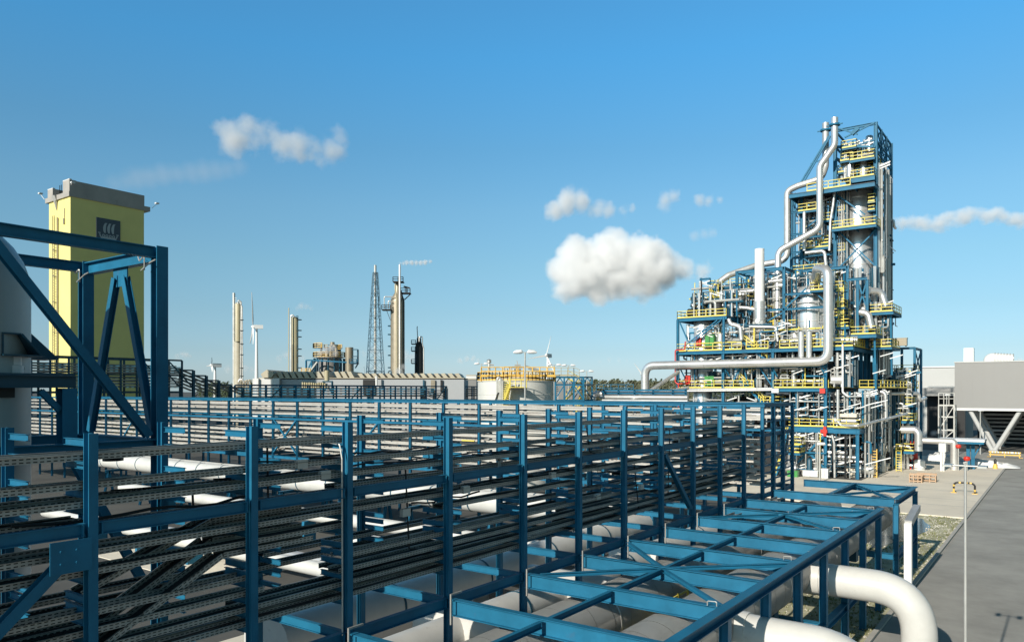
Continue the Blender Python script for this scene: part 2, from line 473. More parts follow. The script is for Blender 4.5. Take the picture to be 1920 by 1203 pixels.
# conduit on a column
b = MB(); yy = RY[3]
b.pipe([(FX - .9, yy - .3, 11.1), (FX - .1, yy - .2, 11.0), (FX + .0, yy - .2, 10.6), (FX + .02, yy - .2, 5.7)], 0.025, 6); b.build('conduit', 'galv', rack)
for y in (18.85 + .7, 23.1 - .9, 31.05 - 1.2, 39.0 - .8):
    b = MB(); b.box(FX - .6, FX - .2, y, y + .12, 9.95, 10.02); b.box(FX - .5, FX - .42, y, y + .08, 9.6, 10.0); b.build('tray_clip', 'galv', rack)

# ---------------------------------------------------------------- cross rack at right angles, trays coloured paler as sunlit
CY0, CY1 = 50.6, 57.4
crk = thing('cable_rack', 'wide light blue cable rack crossing the whole middle ground with pale sunlit trays', 'cable rack', (-70, 54, 0))
cxs = [FX - 4.0 * k for k in range(30)]
for x in cxs:
    for y in (CY0, CY1):
        b = MB(); b.hb((x, y, 0), (x, y, 11.40), 0.22, 0.22, 0.02, 0.016, up=(1, 0, 0)); b.build('column', 'blue', crk)
for y in (CY0 + 2.3, CY0 + 4.5):
    column((FX, y), 11.40, crk, 0.26, 0.26)
xe = cxs[-1] - 1
for y in (CY0, CY1):
    b = MB(); b.hb((FX + .14, y, 11.52), (xe, y, 11.52), 0.22, 0.2); b.build('top_rail', 'blue', crk)
    b = MB(); b.hb((FX + .14, y - .12, 9.56), (xe, y - .12, 9.56), 0.2, 0.16); b.build('rail_beam', 'blue', crk)
    b = MB(); b.hb((FX + .14, y, 5.5), (xe, y, 5.5), 0.3, 0.2); b.build('base_girder', 'blue', crk)
for z in (11.52, 9.56):
    b = MB(); b.hb((FX, CY0 + .1, z), (FX, CY1 - .1, z), 0.24, 0.2); b.build('end_beam', 'blue', crk)
CL = [1.52, 2.0, 2.5, 3.45, 3.9, 4.4, 4.95, 5.45, 5.95, 6.4]
for i, x in enumerate(cxs):
    b = MB()
    for l in CL:
        z = CAMH - l - .07
        b.bar((x, CY0 + .1, z), (x, CY1 - .1, z), 0.08, 0.1)
    b.hb((x, CY0 + .1, 5.5), (x, CY1 - .1, 5.5), 0.28, 0.16)
    b.build('cross_arms', 'blue', crk)
for li, l in enumerate(CL):
    z = CAMH - l
    for k, yy in enumerate((CY0 + .42, CY0 + 1.1, CY0 + 1.9, CY1 - 1.6, CY1 - .6)):
        if (li * 3 + k) % 4 == 3 or (k >= 3 and (li + k) % 2): continue
        b = MB(); xa = FX - .4 if (li + k) % 3 else FX - 9
        pts = [(xa, yy, z), (-50, yy, z), (-90, yy, z), (xe, yy, z)]
        if li in (4, 5, 6, 7, 8) and k < 3:   # dip with sloping pieces behind the seventh column
            xs = cxs[13] + 1.0 + .5 * k
            pts = [(xa, yy, z), (xs, yy, z), (xs - 1.6, yy, z - .5), (xs - 2.3, yy, z - .5), (xe, yy, z - .5 + .02)]
        tray(b, pts, 0.55, 0.14, 'plate' if (li + k) % 2 else 'rung')
        t = b.build('cable_tray', 'tray_sunlit', crk)
        if (li + k) % 2:
            b = MB(); cables(b, pts, 0.55, 5, 0.03); b.build('cable_bundle', 'cable', t)
for k0, sgn in ((9, 1), (12, -1), (12.0, 1), (20, 1)):
    x0 = FX - 4.0 * k0; x1 = x0 - 4.0
    za, zb = (9.45, 6.0) if sgn > 0 else (6.0, 9.45)
    b = MB(); b.hb((x0 - .15, CY0 - .02, za), (x1 + .15, CY0 - .02, zb), 0.16, 0.14, up=(0, 1, 0)); b.build('diagonal_brace', 'blue', crk)
for (x, z) in ((-47, 8.62), (-41.5, 8.15), (-35, 8.62)):
    b = MB(); b.box(x - .9, x + .5, CY0 + .2, CY0 + .34, z, z + .1); b.build('warning_strip', 'yellow', crk)
b = MB(); b.box(cxs[13] - 1.5, cxs[13] + .3, CY0 + .5, CY0 + 1.2, 6.95, 7.15); b.build('red_tray_cover', 'red', crk)

# ---------------------------------------------------------------- far rack (runs away from the camera, beyond the cross rack)
X3 = -150.0
frk = thing('pipe_rack', 'distant dark blue rack with a taller stepped block before the yellow tower', 'pipe rack', (X3, 120, 0))
def rackline(parent, x, ya, yb, step, zt, zbot, zs, depth, m='teal'):
    n_ = int((yb - ya) / step)
    for i in range(n_ + 1):
        y = ya + i * step
        b = MB()
        for xx in (x, x - depth):
            b.hb((xx, y, 0), (xx, y, zt), 0.32, 0.32, 0.04, 0.03, up=(1, 0, 0))
        for z in zs: b.bar((x, y, z - .12), (x - depth, y, z - .12), 0.14, 0.16)
        b.build('trestle', m, parent)
    for xx in (x, x - depth):
        b = MB(); b.hb((xx, ya, zt), (xx, yb, zt), 0.34, 0.3); b.build('top_rail', m, parent)
        b = MB(); b.hb((xx, ya, zbot), (xx, yb, zbot), 0.42, 0.3); b.build('base_girder', m, parent)
    for i, z in enumerate(zs):
        b = MB()
        for k in range(3):
            xx = x - .5 - k * (depth - 1) / 2
            if (i + k) % 4 == 3: continue
            tray(b, [(xx, ya, z), (xx, yb, z)], 0.8, 0.22, 'plate')
        b.build('cable_trays', 'tray', parent)
rackline(frk, X3, 105, 205, 4.2, CAMH + 1.25, 9.6, [11.0, 11.7, 12.4, 13.0], 6, 'blue')
for i in (1, 6, 7, 15):
    y = 105 + 4.2 * i
    b = MB(); b.hb((X3 + .2, y, 9.8), (X3 + .2, y + 4.2, 13.5) if i % 2 else (X3 + .2, y + 4.2, 9.8), 0.25, 0.2); b.build('diagonal_brace', 'teal', frk)
zz = CAMH + 6.3
rackline(frk, X3, 50, 88.4, 3.2, zz, 12.2, [13.3, 13.9, 14.5, 15.1, 16.0, 16.5, 17.0, 17.5], 5)
b = MB(); b.hb((X3, 50, 15.6), (X3, 88.4, 15.6), 0.25, 0.2); b.build('rail_beam', 'teal', frk)
for i, (y, z) in enumerate(((91, zz - 2.0), (94, zz - 3.1), (97, zz - 4.1), (100, zz - 5.0), (103, zz - 5.6))):
    b = MB()
    for xx in (X3, X3 - 5): b.hb((xx, y, 0), (xx, y, z), 0.5, 0.5, 0.05, 0.04, up=(1, 0, 0)); b.hb((xx, y - 3, z), (xx, y, z), 0.3, 0.3)
    b.build('trestle', 'teal', frk)
    b = MB()
    for k in range(6): 
        if z - 1 - .7 * k > 11.5: tray(b, [(X3 - .8, y - 3.2, z + .3 - .7 * k), (X3 - .8, y, z - .9 - .7 * k)], 0.9, 0.2, 'plate')
    if b.v: b.build('stepped_trays', 'tray', frk)
for i in range(3):
    y = 80 + 2.8 * i
    b = MB(); b.hb((X3 + .3, y, 12.5 + 5.8), (X3 + .3, y + 5, 13.2), 0.22, 0.2); b.build('diagonal_brace', 'teal', frk)

# ---------------------------------------------------------------- open blue frame with the big white pipes
OX, SX = -8.6, -12.55
ZF = 5.76
opf = thing('pipe_rack', 'open horizontal blue girder rack around big white pipes beside the gravel verge', 'pipe rack', (-12.5, 32, 0))
OY = RY[2:] + [52.5, 59.9]
for i, y in enumerate(OY):
    x1 = OX - .1
    b = MB(); b.hb((FX + .14, y, ZF - .26), (x1, y, ZF - .26), 0.52, 0.26, 0.024, 0.016); b.build('crossbeam', 'blue', opf)
    if i and y < 50:
        y0 = OY[i - 1]
        b = MB(); b.hb((SX, y0 + .14, ZF - .16), (SX, y - .14, ZF - .16), 0.2, 0.15); b.build('stringer', 'blue', opf)
    b = MB(); b.hb((OX, y, 0), (OX, y, ZF - .36), 0.30, 0.30, 0.024, 0.016, up=(1, 0, 0)); b.box(OX - .25, OX + .25, y - .25, y + .25, 0, .04)
    b.build('column', 'blue', opf)
    if y < 44:
        b = MB(); b.box(FX + .33, FX + .38, y - .3, y - .25, ZF - .75, ZF + .18); b.box(FX + .33, FX + .38, y - .3, y + .25, ZF + .18, ZF + .23); b.build('tray_post', 'tray', opf)
for (y0, y1) in ((8.0, 24.0), (24.03, 35.1), (35.13, 47.9), (52.4, 60.1)):
    b = MB(); b.hb((OX, y0, ZF - .17), (OX, y1, ZF - .17), 0.36, 0.34, 0.026, 0.018); b.build('edge_girder', 'blue', opf)
b = MB(); b.hb((SX, 52.65, ZF - .17), (SX, 59.75, ZF - .17), 0.34, 0.3); b.build('stringer', 'blue', opf)
for y0, y1 in ((8.0, 47.9), (52.4, 60.1)):
    b = MB(); b.hb((OX, y0, 2.15), (OX, y1, 2.15), 0.34, 0.3); b.build('lower_girder', 'blue', opf)
for y in OY[::2]:
    b = MB(); b.hb((FX, y, 2.15), (OX, y, 2.15), 0.36, 0.26); b.build('lower_crossbeam', 'blue', opf)
for (x0, y0, x1, y1) in ((FX + .4, 30.7, SX - .15, 27.25), (FX + .5, 23.5, SX - .15, 26.9), (SX + .15, 26.9, OX - .3, 23.5), (SX + .15, 27.25, OX - .3, 30.7), (SX, 42.7, OX - .3, 39.3),
                         (SX, 43.2, OX - .3, 46.8), (SX + .2, 52.9, OX - .3, 59.5), (SX + .2, 59.5, OX - .3, 52.9), (FX + .4, 39.3, SX - .3, 42.6)):
    b = MB(); b.hb((x0, y0, ZF - .12), (x1, y1, ZF - .12), 0.15, 0.15); b.build('plan_brace', 'blue', opf)
for k, y in enumerate((36.6, 44.5)):
    b = MB(); tray(b, [(FX + 1.2, y + 6, ZF - .3), (FX + 1.2, y + 4.4, ZF - .3), (FX + 2.2, y + 3.2, ZF - .9)], 0.4, 0.12, 'plate'); b.build('short_tray', 'slot', opf)

PW = [("white_pipe", -14.45, 3.82, 1.12, 'big white insulated pipe under the open frame on the side of the cable rack'),
      ("white_pipe", -10.62, 4.04, 1.14, 'big white insulated pipe under the open frame on the verge side, with two elbows')]
for nm, x, z, r, lb in PW:
    p = thing(nm, lb, 'pipe', (x, 34, 0))
    b = MB(); b.tube([(x, 2, z), (x, 20, z), (x, 40, z), (x, 59.5, z)], r, 40)
    for k in range(44): b.tube([(x, 3 + 1.28 * k, z), (x, 3.018 + 1.28 * k, z)], r + .006, 40); b.build('lagging', 'white', p)
    for y in (9, 17.0, 25.2, 33.3, 41.2, 49):
        b = MB(); b.tube([(x, y, z), (x, y + .09, z)], r + .012, 40); b.build('band', 'silverdull', p)
        b = MB(); b.box(x - .5, x + .5, y - .3, y + .3, 2.3, z - r + .15); b.build('saddle', 'teal', p)
    if x > -12:
        for y in (27.0, 37.0):
            rr = 0.72
            b = MB()
            b.tube([(x + .6, y, 3.8), (x + 1.45, y, 3.8)], rr + .06, 28)
            b.pipe([(x + .7, y, 3.8), (-5.15, y, 3.8), (-5.15, y, -.2)], rr, 28, br=2.0, seg=14)
            b.build('elbow_branch', 'white', p)
b = MB(); b.pipe([(-8.35, 53.2, 5.0), (-8.1, 54.0, 4.6), (-8.1, 54.1, 0)], 0.05, 6)
dv = thing('duct_cover', 'tall white duct with bent grey top beside the far end of the open rack', 'duct', (-8.0, 51, 0))
b = MB(); q0 = atX(1700, 980, -8.0); q1 = atX(1706, 944, -8.2)
b.box(q0.x - .12, q0.x + .3, q0.y - .22, q0.y + .22, 0.1, q0.z); b.build('upright_duct', 'whitepaint', dv)
b = MB(); b.bar((q0.x + .09, q0.y, q0.z - .02), (q0.x + .09, q0.y + 3.4, q0.z + .55), 0.42, 0.4); b.build('bent_top', 'silverdull', dv)
ladder = thing('ladder_cage', 'small yellow ladder cage down between the white pipes', 'ladder', (-12.55, 29, 0))
b = MB()
for yy in (28.3, 29.3, 30.3):
    for xx in (-12.2, -12.9): b.bar((xx, yy, .5), (xx, yy, 4.2), 0.07, 0.07)
for z in (3.2, 4.1):
    for xx in (-12.2, -12.9): b.bar((xx, 28.3, z), (xx, 30.3, z), 0.06, 0.06)
b.build('cage_rails', 'yellow', ladder)
b = MB()
for k in range(12): b.bar((-12.2, 28.3, .6 + .3 * k), (-12.9, 28.3, .6 + .3 * k), 0.05, 0.05)
b.build('rungs', 'yellow', ladder)

# white pipes under the racks
for y, lb in ((22.2, 'short white cross pipe joining the left white pipe at the nearest tee'), (29.2, 'short white cross pipe joining the left white pipe at the second tee'), (37.6, 'short white cross pipe joining the left white pipe at the third tee')):
    b = MB(); b.tube([(-20.2, y, 3.5), (-15.0, y, 3.5)], .92, 32); b.tube([(-15.75, y, 3.5), (-15.6, y, 3.5)], .98, 32); b.tube([(-15.45, y, 3.5), (-15.38, y, 3.5)], .97, 32); tag(b.build('white_pipe', 'white'), lb, 'pipe')
def wpipe(pts, r, lb, rings=()):
    b = MB(); b.pipe(pts, r, 24); o = tag(b.build('white_pipe', 'white'), lb, 'pipe')
    for t in rings:
        a, c = Vector(pts[0]), Vector(pts[-1]); p = a.lerp(c, t); d = (c - a).normalized()
        b = MB(); b.tube([p, p + d * .12], r + .02, 24); b.build('band', 'teal', o)
    return o
rg = [i / 26 for i in range(1, 26)]
wpipe([(-24.5, 45.5, 4.1), (-130, 45.5, 4.1)], 0.85, 'long white pipe lying in front of the cross rack, nearer of two, with dark bands', rg)
wpipe([(-24.5, 48.0, 4.0), (-130, 48.0, 4.0)], 0.7, 'long white pipe lying close under the cross rack, farther of two', rg)
wpipe([(-24.3, 18, 3.0), (-24.3, 49, 3.0)], 0.9, 'white pipe on the ground left of the long cable rack, running away from the camera', [.2, .4, .6, .8])
wpipe([(-18.4, 2, 3.4), (-18.4, 49, 3.4)], 0.8, 'white pipe inside the lower bay of the long cable rack', [.1, .3, .5, .7, .9])
wpipe([(-21.8, 14, 1.6), (-21.8, 49, 1.6)], 0.6, 'thinner white pipe low under the rear columns of the long cable rack', [.2, .5, .8])
wpipe([(-40, 36, 2.2), (-27, 36, 2.2), (-27, 30, 2.2)], 0.55, 'bent white pipe on the open ground behind the long cable rack')
sp = thing('pipe_support', 'low blue trestle carrying pipes behind the long cable rack', 'pipe support', (-27, 40, 0))
for k in range(9):
    x = -26 - 8 * k
    b = MB()
    for yy in (44, 49.4): b.hb((x, yy - .6, 0), (x, yy, 3.2), 0.24, 0.2, up=(1, 0, 0)); b.hb((x, yy + .6, 0), (x, yy, 3.2), 0.24, 0.2, up=(1, 0, 0))
    b.hb((x, 43.6, 3.2), (x, 49.8, 3.2), 0.26, 0.24); b.build('trestle', 'blue', sp)
# low slabs of pale concrete under the racks
for (x0, x1, y0, y1, z) in ((-34, -25, 20, 27, .05), (-60, -44, 28, 38, .05)):
    struct(MB().box(x0, x1, y0, y1, -.02, z).build('concrete_slab', 'pad'))

# ---------------------------------------------------------------- portal frame and vessel, left
PX1, PX2, PY = -23.0, -27.8, 12.8
por = thing('portal_frame', 'tall dark blue portal frame with a V brace around the pale domed vessel', 'steel frame', (-25.4, 8, 0))
ptop = 17.0
for x in (PX1, PX2):
    for y in (PY, 2.5):
        b = MB(); b.hb((x, y, 0), (x, y, ptop), 0.37, 0.37, 0.035, 0.025, up=(1, 0, 0)); b.build('column', 'blue', por)
    b = MB(); b.hb((x, 2.5, ptop - .2), (x, PY - .2, ptop - .2), 0.34, 0.26, 0.03, 0.02); b.build('top_beam', 'blue', por)
    b = MB(); b.hb((x, 2.5, 10.75), (x, PY - .2, 10.75), 0.5, 0.35, 0.03, 0.02); b.build('deck_beam', 'blue', por)
for y in (PY, 2.5):
    b = MB(); b.hb((PX2 + .2, y, ptop - .25), (PX1 - .2, y, ptop - .25), 0.40, 0.30, 0.03, 0.02); b.build('top_beam', 'blue', por)
    b = MB(); b.hb((PX2 + .2, y, 10.75), (PX1 - .2, y, 10.75), 0.5, 0.35, 0.03, 0.02); b.build('deck_beam', 'blue', por)
    xm = (PX1 + PX2) / 2
    for x in (PX1 - .35, PX2 + .35):
        b = MB(); sgn = 1 if x > xm else -1
        b.hb((xm + sgn * .3, y, ptop - .75), (x, y, 11.1), 0.22, 0.22, 0.022, 0.016, up=(0, 1, 0)); b.build('v_brace', 'blue', por)
    b = MB(); b.box(xm - .45, xm + .45, y - .02, y + .02, ptop - 1.05, ptop - .45); b.build('gusset_plate', 'blue', por)
b = MB(); b.hb((PX1, 8.15, ptop - .45), (PX1, PY - .35, 11.1), 0.25, 0.24, 0.026, 0.018, up=(1, 0, 0)); b.build('diagonal_brace', 'blue', por)
for (x, y) in ((PX1 - .25, PY - .3), (PX2 + .25, PY - .28)):
    b = MB()
    b.pipe([(x - .5, y, ptop - .2), (x - .2, y - .1, ptop - .45), (x + .1, y - .1, ptop - .3), (x, y - .05, ptop - .75)], 0.022, 6)
    b.pipe([(x - .1, y - .1, ptop - .75), (x + .45, y - .1, ptop - .55), (x + .75, y - .1, ptop - .5)], 0.022, 6); b.build('cable_tail', 'galv', por)
# lower frame legs below the deck
for y in (7.5,):
    b = MB(); b.hb((PX1, y, 0), (PX1, y, ptop - .4), 0.36, 0.36, up=(1, 0, 0)); b.build('column', 'blue', por)
b = MB(); b.hb((PX1, 10.3, 10.4), (PX1 + .0, PY - .3, 6.2), 0.26, 0.24, up=(1, 0, 0)); b.build('diagonal_brace', 'blue', por)
hq = atX(212, 850, -24.2); b = MB(); b.tube([(hq.x, hq.y, 10.4), (hq.x, hq.y, hq.z + .1), (hq.x, hq.y, hq.z), (hq.x, hq.y, hq.z - .22)], [.2, .2, .3, .3], 16); b.build('hanging_valve_body', 'black', por)

ves = thing('storage_vessel', 'pale grey domed vertical vessel at the left edge inside the portal frame', 'vessel', (-25.4, 8.0, 0))
b = MB(); vz = 15.4; vr = 1.95
prof = [(vr, 0.6), (vr, vz)] + [(vr * math.cos(t), vz + 2.0 * math.sin(t)) for t in [R(a) for a in (12, 25, 38, 50, 62, 74, 84)]] + [(0.02, vz + 2.02)]
b.lathe(-25.4, 8.0, prof, 48); b.build('shell', 'vessel', ves)
b = MB()
for t in (0.4, 1.6, 2.8, 4.0, 5.2): b.bar((-25.4 + 1.6 * math.cos(t), 8 + 1.6 * math.sin(t), 0), (-25.4 + 1.6 * math.cos(t), 8 + 1.6 * math.sin(t), .58), .3, .3)
b.build('legs', 'teal', ves)
nq = atX(28, 745, -23.5); b = MB(); b.box(-24.0, -23.5, nq.y - .55, nq.y, nq.z, nq.z + .3); b.build('nozzle_box', 'black', ves)
b = MB()
for yy in (8.0, 8.75): b.bar((-25.6, yy, vz + 1.7), (-25.6, yy, 18.05), .06, .06)
b.bar((-25.6, 7.2, 18.0), (-25.6, 9.2, 18.0), .07, .07); b.bar((-25.6, 7.2, 17.65), (-25.6, 8.3, 17.65), .06, .06); b.bar((-25.6, 8.75, 18.2), (-25.6, 7.2, 18.05), .05, .05)
b.build('top_rail', 'teal', ves)

plat = thing('bracket_platform', 'small dark steel bracket platform carrying instrument hoods in front of the pale vessel', 'platform', (-23.4, 8, 10.9))
b = MB(); b.hb((-23.2, 4, 12.75), (-23.2, 10.4, 12.75), 0.34, 0.3); b.build('beam', 'teal', plat)
b = MB(); b.box(-26.9, -23.05, 4, 10.3, 12.93, 12.98); b.build('deck', 'teal', plat)
b = MB(); b.hb((-23.2, 10.15, 10.95), (-23.2, 10.15, 12.57), 0.4, 0.4, up=(1, 0, 0)); b.build('post', 'blue', plat)
b = MB(); b.hb((-23.2, 9.45, 12.5), (-23.2, 9.95, 11.95), 0.16, 0.16, up=(1, 0, 0)); b.build('knee_brace', 'blue', plat)
for i, (x, y, lb) in enumerate(((-23.9, 9.05, 'dark weather hood on a white gauge in front of the pale vessel'), (-26.5, 10.25, 'dark flared weather hood half behind the right edge of the pale vessel'))):
    h_ = thing('instrument_hood', lb, 'instrument', (x, y, 12.98), 'instrument hoods by the vessel')
    b = MB(); b.tube([(x, y, 12.98), (x, y, 13.2), (x, y, 13.22), (x, y, 13.45)], [.24, .24, .2, .2], 16); b.tube([(x - .1, y - .3, 13.15), (x - .1, y + .3, 13.15)], .07, 10); b.build('gauge_body', 'whitepaint', h_)
    b = MB()
    if i == 0:
        b.box(x - .38, x + .38, y - .42, y - .38, 13.5, 14.05); b.box(x - .38, x - .34, y - .38, y + .42, 13.5, 14.05)
        b.hexa([(x - .34, y - .42, 14.06), (x + .38, y - .42, 14.06), (x + .38, y + .05, 14.06), (x - .34, y + .05, 14.06), (x - .34, y - .42, 14.1), (x + .38, y - .42, 14.1), (x + .38, y + .05, 14.1), (x - .34, y + .05, 14.1)])
        b.hexa([(x - .34, y + .05, 14.05), (x + .38, y + .05, 14.05), (x + .45, y + .5, 13.5), (x - .34, y + .5, 13.5), (x - .34, y + .09, 14.09), (x + .38, y + .09, 14.09), (x + .48, y + .54, 13.52), (x - .34, y + .54, 13.52)])
        b.box(x - .42, x + .5, y - .44, y + .62, 13.46, 13.5)
    else:
        b.hexa([(x - .5, y - .7, 13.55), (x + .5, y - .7, 13.55), (x + .5, y + .85, 13.55), (x - .5, y + .85, 13.55), (x - .3, y - .3, 14.35), (x + .3, y - .3, 14.35), (x + .3, y + .1, 14.35), (x - .3, y + .1, 14.35)])
        b.box(x - .52, x + .52, y - .72, y + .87, 13.48, 13.55)
    b.build('hood', 'teal', h_)

# ---------------------------------------------------------------- yellow tower with its sign
TX = -182.0
yc = atX(132, 600, TX).y; ye = atX(270, 600, TX).y
tx2 = atY(92, 600, yc).x
zt = atX(132, 368, TX).z; zp = atX(132, 337, TX).z
tow = thing('yellow_tower', 'tall plain yellow concrete tower with a grey roof parapet and a ship emblem', 'tower', ((TX + tx2) / 2, (yc + ye) / 2, 0))
MB().box(tx2, TX, yc, ye, 0, zt).build('wall', 'towery', tow)
b = MB(); o_ = .9
b.box(tx2 - 1.1, TX + .25, yc - .4, ye + o_ * 1.6, zt + .002, zt + 1.1); b.build('roof_gallery', 'cap', tow)
b = MB(); z2 = zp
b.box(tx2, tx2 + 2.6, yc - .3, ye, zt + 1.1, z2 - .8)
b.box(TX - 3.0, TX + .2, yc - .3, yc + 1.2, zt + 1.1, z2)
b.box(TX - .4, TX + .2, yc + 1.2, ye, zt + 1.1, z2 - .1)
b.box(tx2 + 2.6, TX - .4, ye - .5, ye - .01, zt + 1.1, z2 - .6)
b.build('parapet', 'cap', tow)
b = MB(); b.box(tx2, tx2 + 2.62, yc - .32, yc + .2, z2 - .79, z2 - .6); b.box(TX - 3.02, TX + .22, yc - .32, yc + .2, z2 + .01, z2 + .2); b.build('parapet_cap', 'cladw', tow)
b = MB()
for k in range(7): b.bar((tx2 + 2.7, yc + 1.2 + .4 * k, zt + 1.2), (tx2 + 2.7 + .9 * k, yc + 1.2, zt + 4.0), .12, .12)
b.build('roof_steelwork', 'dark', tow)
b = MB(); b.hexa([(tx2 + 3.4, yc - .5, zt - .1), (tx2 + 4.8, yc - .5, zt - .1), (tx2 + 4.8, yc - .02, zt - .1), (tx2 + 3.4, yc - .02, zt - .1), (tx2 + 3.4, yc - .9, zt + 1.0), (tx2 + 4.8, yc - .9, zt + 1.0), (tx2 + 4.8, yc - .02, zt + 1.0), (tx2 + 3.4, yc - .02, zt + 1.0)]); b.tube([(tx2 + 4.1, yc - .3, zt - .1), (tx2 + 4.1, yc - .1, zt - 2.2)], [.5, .12], 8)
b.build('hoist_bracket', 'conc', tow)
b = MB(); lx = tx2 + 3.4; zl = atY(104, 405, yc).z
for xx in (lx - .4, lx + .4): b.bar((xx, yc - .5, 14), (xx, yc - .5, zl), .12, .12)
for k in range(60): b.bar((lx - .4, yc - .5, 14 + k * .6), (lx + .4, yc - .5, 14 + k * .6), .09, .09)
for z in (20, 26, 33, 39, 45): b.bar((lx - .6, yc - .5, z), (lx - .6, yc, z), .12, .12); b.bar((lx + .9, yc - .5, z), (lx - .6, yc - .5, z), .12, .12)
b.build('ladder', 'brown', tow)
b = MB(); b.tube([(lx + 1.5, yc - .25, 14), (lx + 1.5, yc - .25, zl - .6)], .16, 8); b.build('downpipe', 'brown', tow)
b = MB(); xq = atY(121, 412, yc); b.box(xq.x - .3, xq.x + .3, yc - .25, yc - .01, xq.z - 1.0, xq.z + .3); b.tube([(xq.x, yc - .1, xq.z + .3), (xq.x + .2, yc - .1, xq.z + 2.6)], .12, 6); b.build('wall_fitting', 'brown', tow)
def floodlight(parent, p, d):
    b = MB(); p = Vector(p); b.bar(p, p + Vector(d) * 1.6, .1, .1); q = p + Vector(d) * 1.6
    b.box(q.x - .4, q.x + .4, q.y - .4, q.y + .4, q.z, q.z + .3); b.build('floodlight', 'whitepaint', parent)
floodlight(tow, (tx2 - 1.6, yc - .3, zt + 1.0), (-.9, -.2, .9)); floodlight(tow, (TX, ye + 2, zt + 1.0), (0, .8, .8)); floodlight(tow, (TX + .3, yc, zt + 2.6), (.5, 0, .1))
# sign: dark square panel, ship of three curved sails and a hull of round shields, built on its face
sa = atX(180, 408, TX); sb_ = atX(225, 455, TX)
sn = thing('emblem_sign', 'dark grey square sign with a pale sailing ship emblem high on the yellow tower', 'sign', (TX + .12, sa.y, sb_.z))
sy0, sy1, sz1 = sa.y, sb_.y, sa.z + .15; sz0 = sz1 - (sy1 - sy0) * 1.05
MB().box(TX + .02, TX + .16, sy0, sy1, sz0, sz1).build('panel', 'sign', sn)
b = MB(); W = sy1 - sy0; xf = TX + .18
def SP(a, c): return (xf, sy0 + W * a, sz0 + (sz1 - sz0) * c)
for k in range(3):
    cx0 = .30 + .17 * k
    L, Rr = [], []
    for i in range(9):
        t = i / 8; zz_ = .42 + .40 * t
        bow = .075 * math.sin(math.pi * (t * .9)) 
        L.append((cx0 + .07 * t - bow + .015, zz_)); Rr.append((cx0 + .085 + .045 * t - bow * .25 + (.03 if t > .9 else 0), zz_))
    for i in range(8): b.quad(SP(*L[i]), SP(*Rr[i]), SP(*Rr[i + 1]), SP(*L[i + 1]))
b.build('sails', 'signw', sn)
b = MB()
hull = [(.16, .26), (.84, .26), (.80, .13), (.20, .13)]
b.quad(*[SP(*h) for h in (hull[3], hull[2], hull[1], hull[0])])
for sgx in (-1, 1):
    ax = .5 + sgx * .33
    b.quad(SP(ax - .03, .26), SP(ax + .03, .26), SP(ax + .05 * sgx + .02, .40), SP(ax + .05 * sgx - .02, .40)); b.quad(SP(ax + .05 * sgx - .05, .38), SP(ax + .05 * sgx + .05, .38), SP(ax + .05 * sgx + .05, .42), SP(ax + .05 * sgx - .05, .42))
b.build('hull', 'signw', sn)
b = MB()
for k in range(4):
    a0 = .29 + .14 * k
    ring = [(a0 + .062 * math.cos(i * math.pi / 6), .305 + .058 * math.sin(i * math.pi / 6)) for i in range(12)]
    inr = [(a0 + .03 * math.cos(i * math.pi / 6), .305 + .028 * math.sin(i * math.pi / 6)) for i in range(12)]
    for i in range(12):
        j = (i + 1) % 12
        b.quad(SP(*inr[i]), SP(*ring[i]), SP(*ring[j]), SP(*inr[j]))
for v_ in range(len(b.v)): b.v[v_] = (b.v[v_][0] + .02, b.v[v_][1], b.v[v_][2])
b.build('shields', 'signw', sn)

# ---------------------------------------------------------------- background plant, each at its own distance
def sc(D): return D / FPX
def DP(u, v, D): return atD(u, v, D)
def vcol(parent, u, v0, v1, wpx, D, m, name='shell', dome=True, zbase=None, n=24):
    p = DP(u, v1, D); q = DP(u, v0, D); r = wpx * sc(D) / 2
    zb = q.z if zbase is None else zbase
    prof = [(r, zb), (r, p.z)]
    if dome: prof += [(r * math.cos(t), p.z + r * .5 * math.sin(t)) for t in (R(25), R(50), R(75))] + [(.02, p.z + r * .5)]
    b = MB(); b.lathe(p.x, p.y, prof, n); return b.build(name, m, parent), p, r
def hpipe(parent, pts, D, rpx, m='silverdull', name='pipe', n=8):
    b = MB(); b.pipe([DP(u, v, D) for u, v in pts], rpx * sc(D), n); return b.build(name, m, parent)
right = Vector((_c, _s, 0)); fwd = Vector((-_s, _c, 0))

# tall twin columns at far left of centre
D = 250
t = thing('distillation_column', 'slim sand coloured column with a taller thin stack at its left side', 'column', (DP(446, 700, D).x, DP(446, 700, D).y, 0))
vcol(t, 446.5, 640, 570, 12, D, 'sand', 'upper_shell'); vcol(t, 446.5, 720, 640, 14.5, D + 1, 'roof', 'lower_shell', False, 0)
vcol(t, 438.5, 720, 549, 5, D + 2, 'silverdull', 'stack', False, 0)
hpipe(t, [(451, 720), (452.5, 566), (447, 562), (446, 570)], D - 2, 1.1); hpipe(t, [(455, 722), (454, 575), (450, 566)], D - 2, 1.2)
for v in (600, 620, 645, 665, 690, 705):
    b = MB(); p = DP(453, v, D - 2); b.box(p.x - .5, p.x + .5, p.y - .5, p.y + .5, p.z, p.z + .18); b.build('platform', 'grate', t)
b = MB()
for k in range(46): p = DP(440, 720, D - 3); b.bar(p + Vector((0, 0, k * .62)), p + Vector((0, 0, k * .62)) + right * .7, .12, .12)
b.build('ladder', 'galv', t)
t2 = thing('pump_station', 'low tangle of brown pipework at the foot of the slim sand column', 'pipework', (DP(456, 720, 240).x, DP(456, 720, 240).y, 0))
for k in range(5):
    hpipe(t2, [(446 + 5 * k, 735), (446 + 5 * k, 714 - rnd.random() * 6), (454 + 5 * k, 714), (455 + 5 * k, 735)], 240, .9, 'brown')
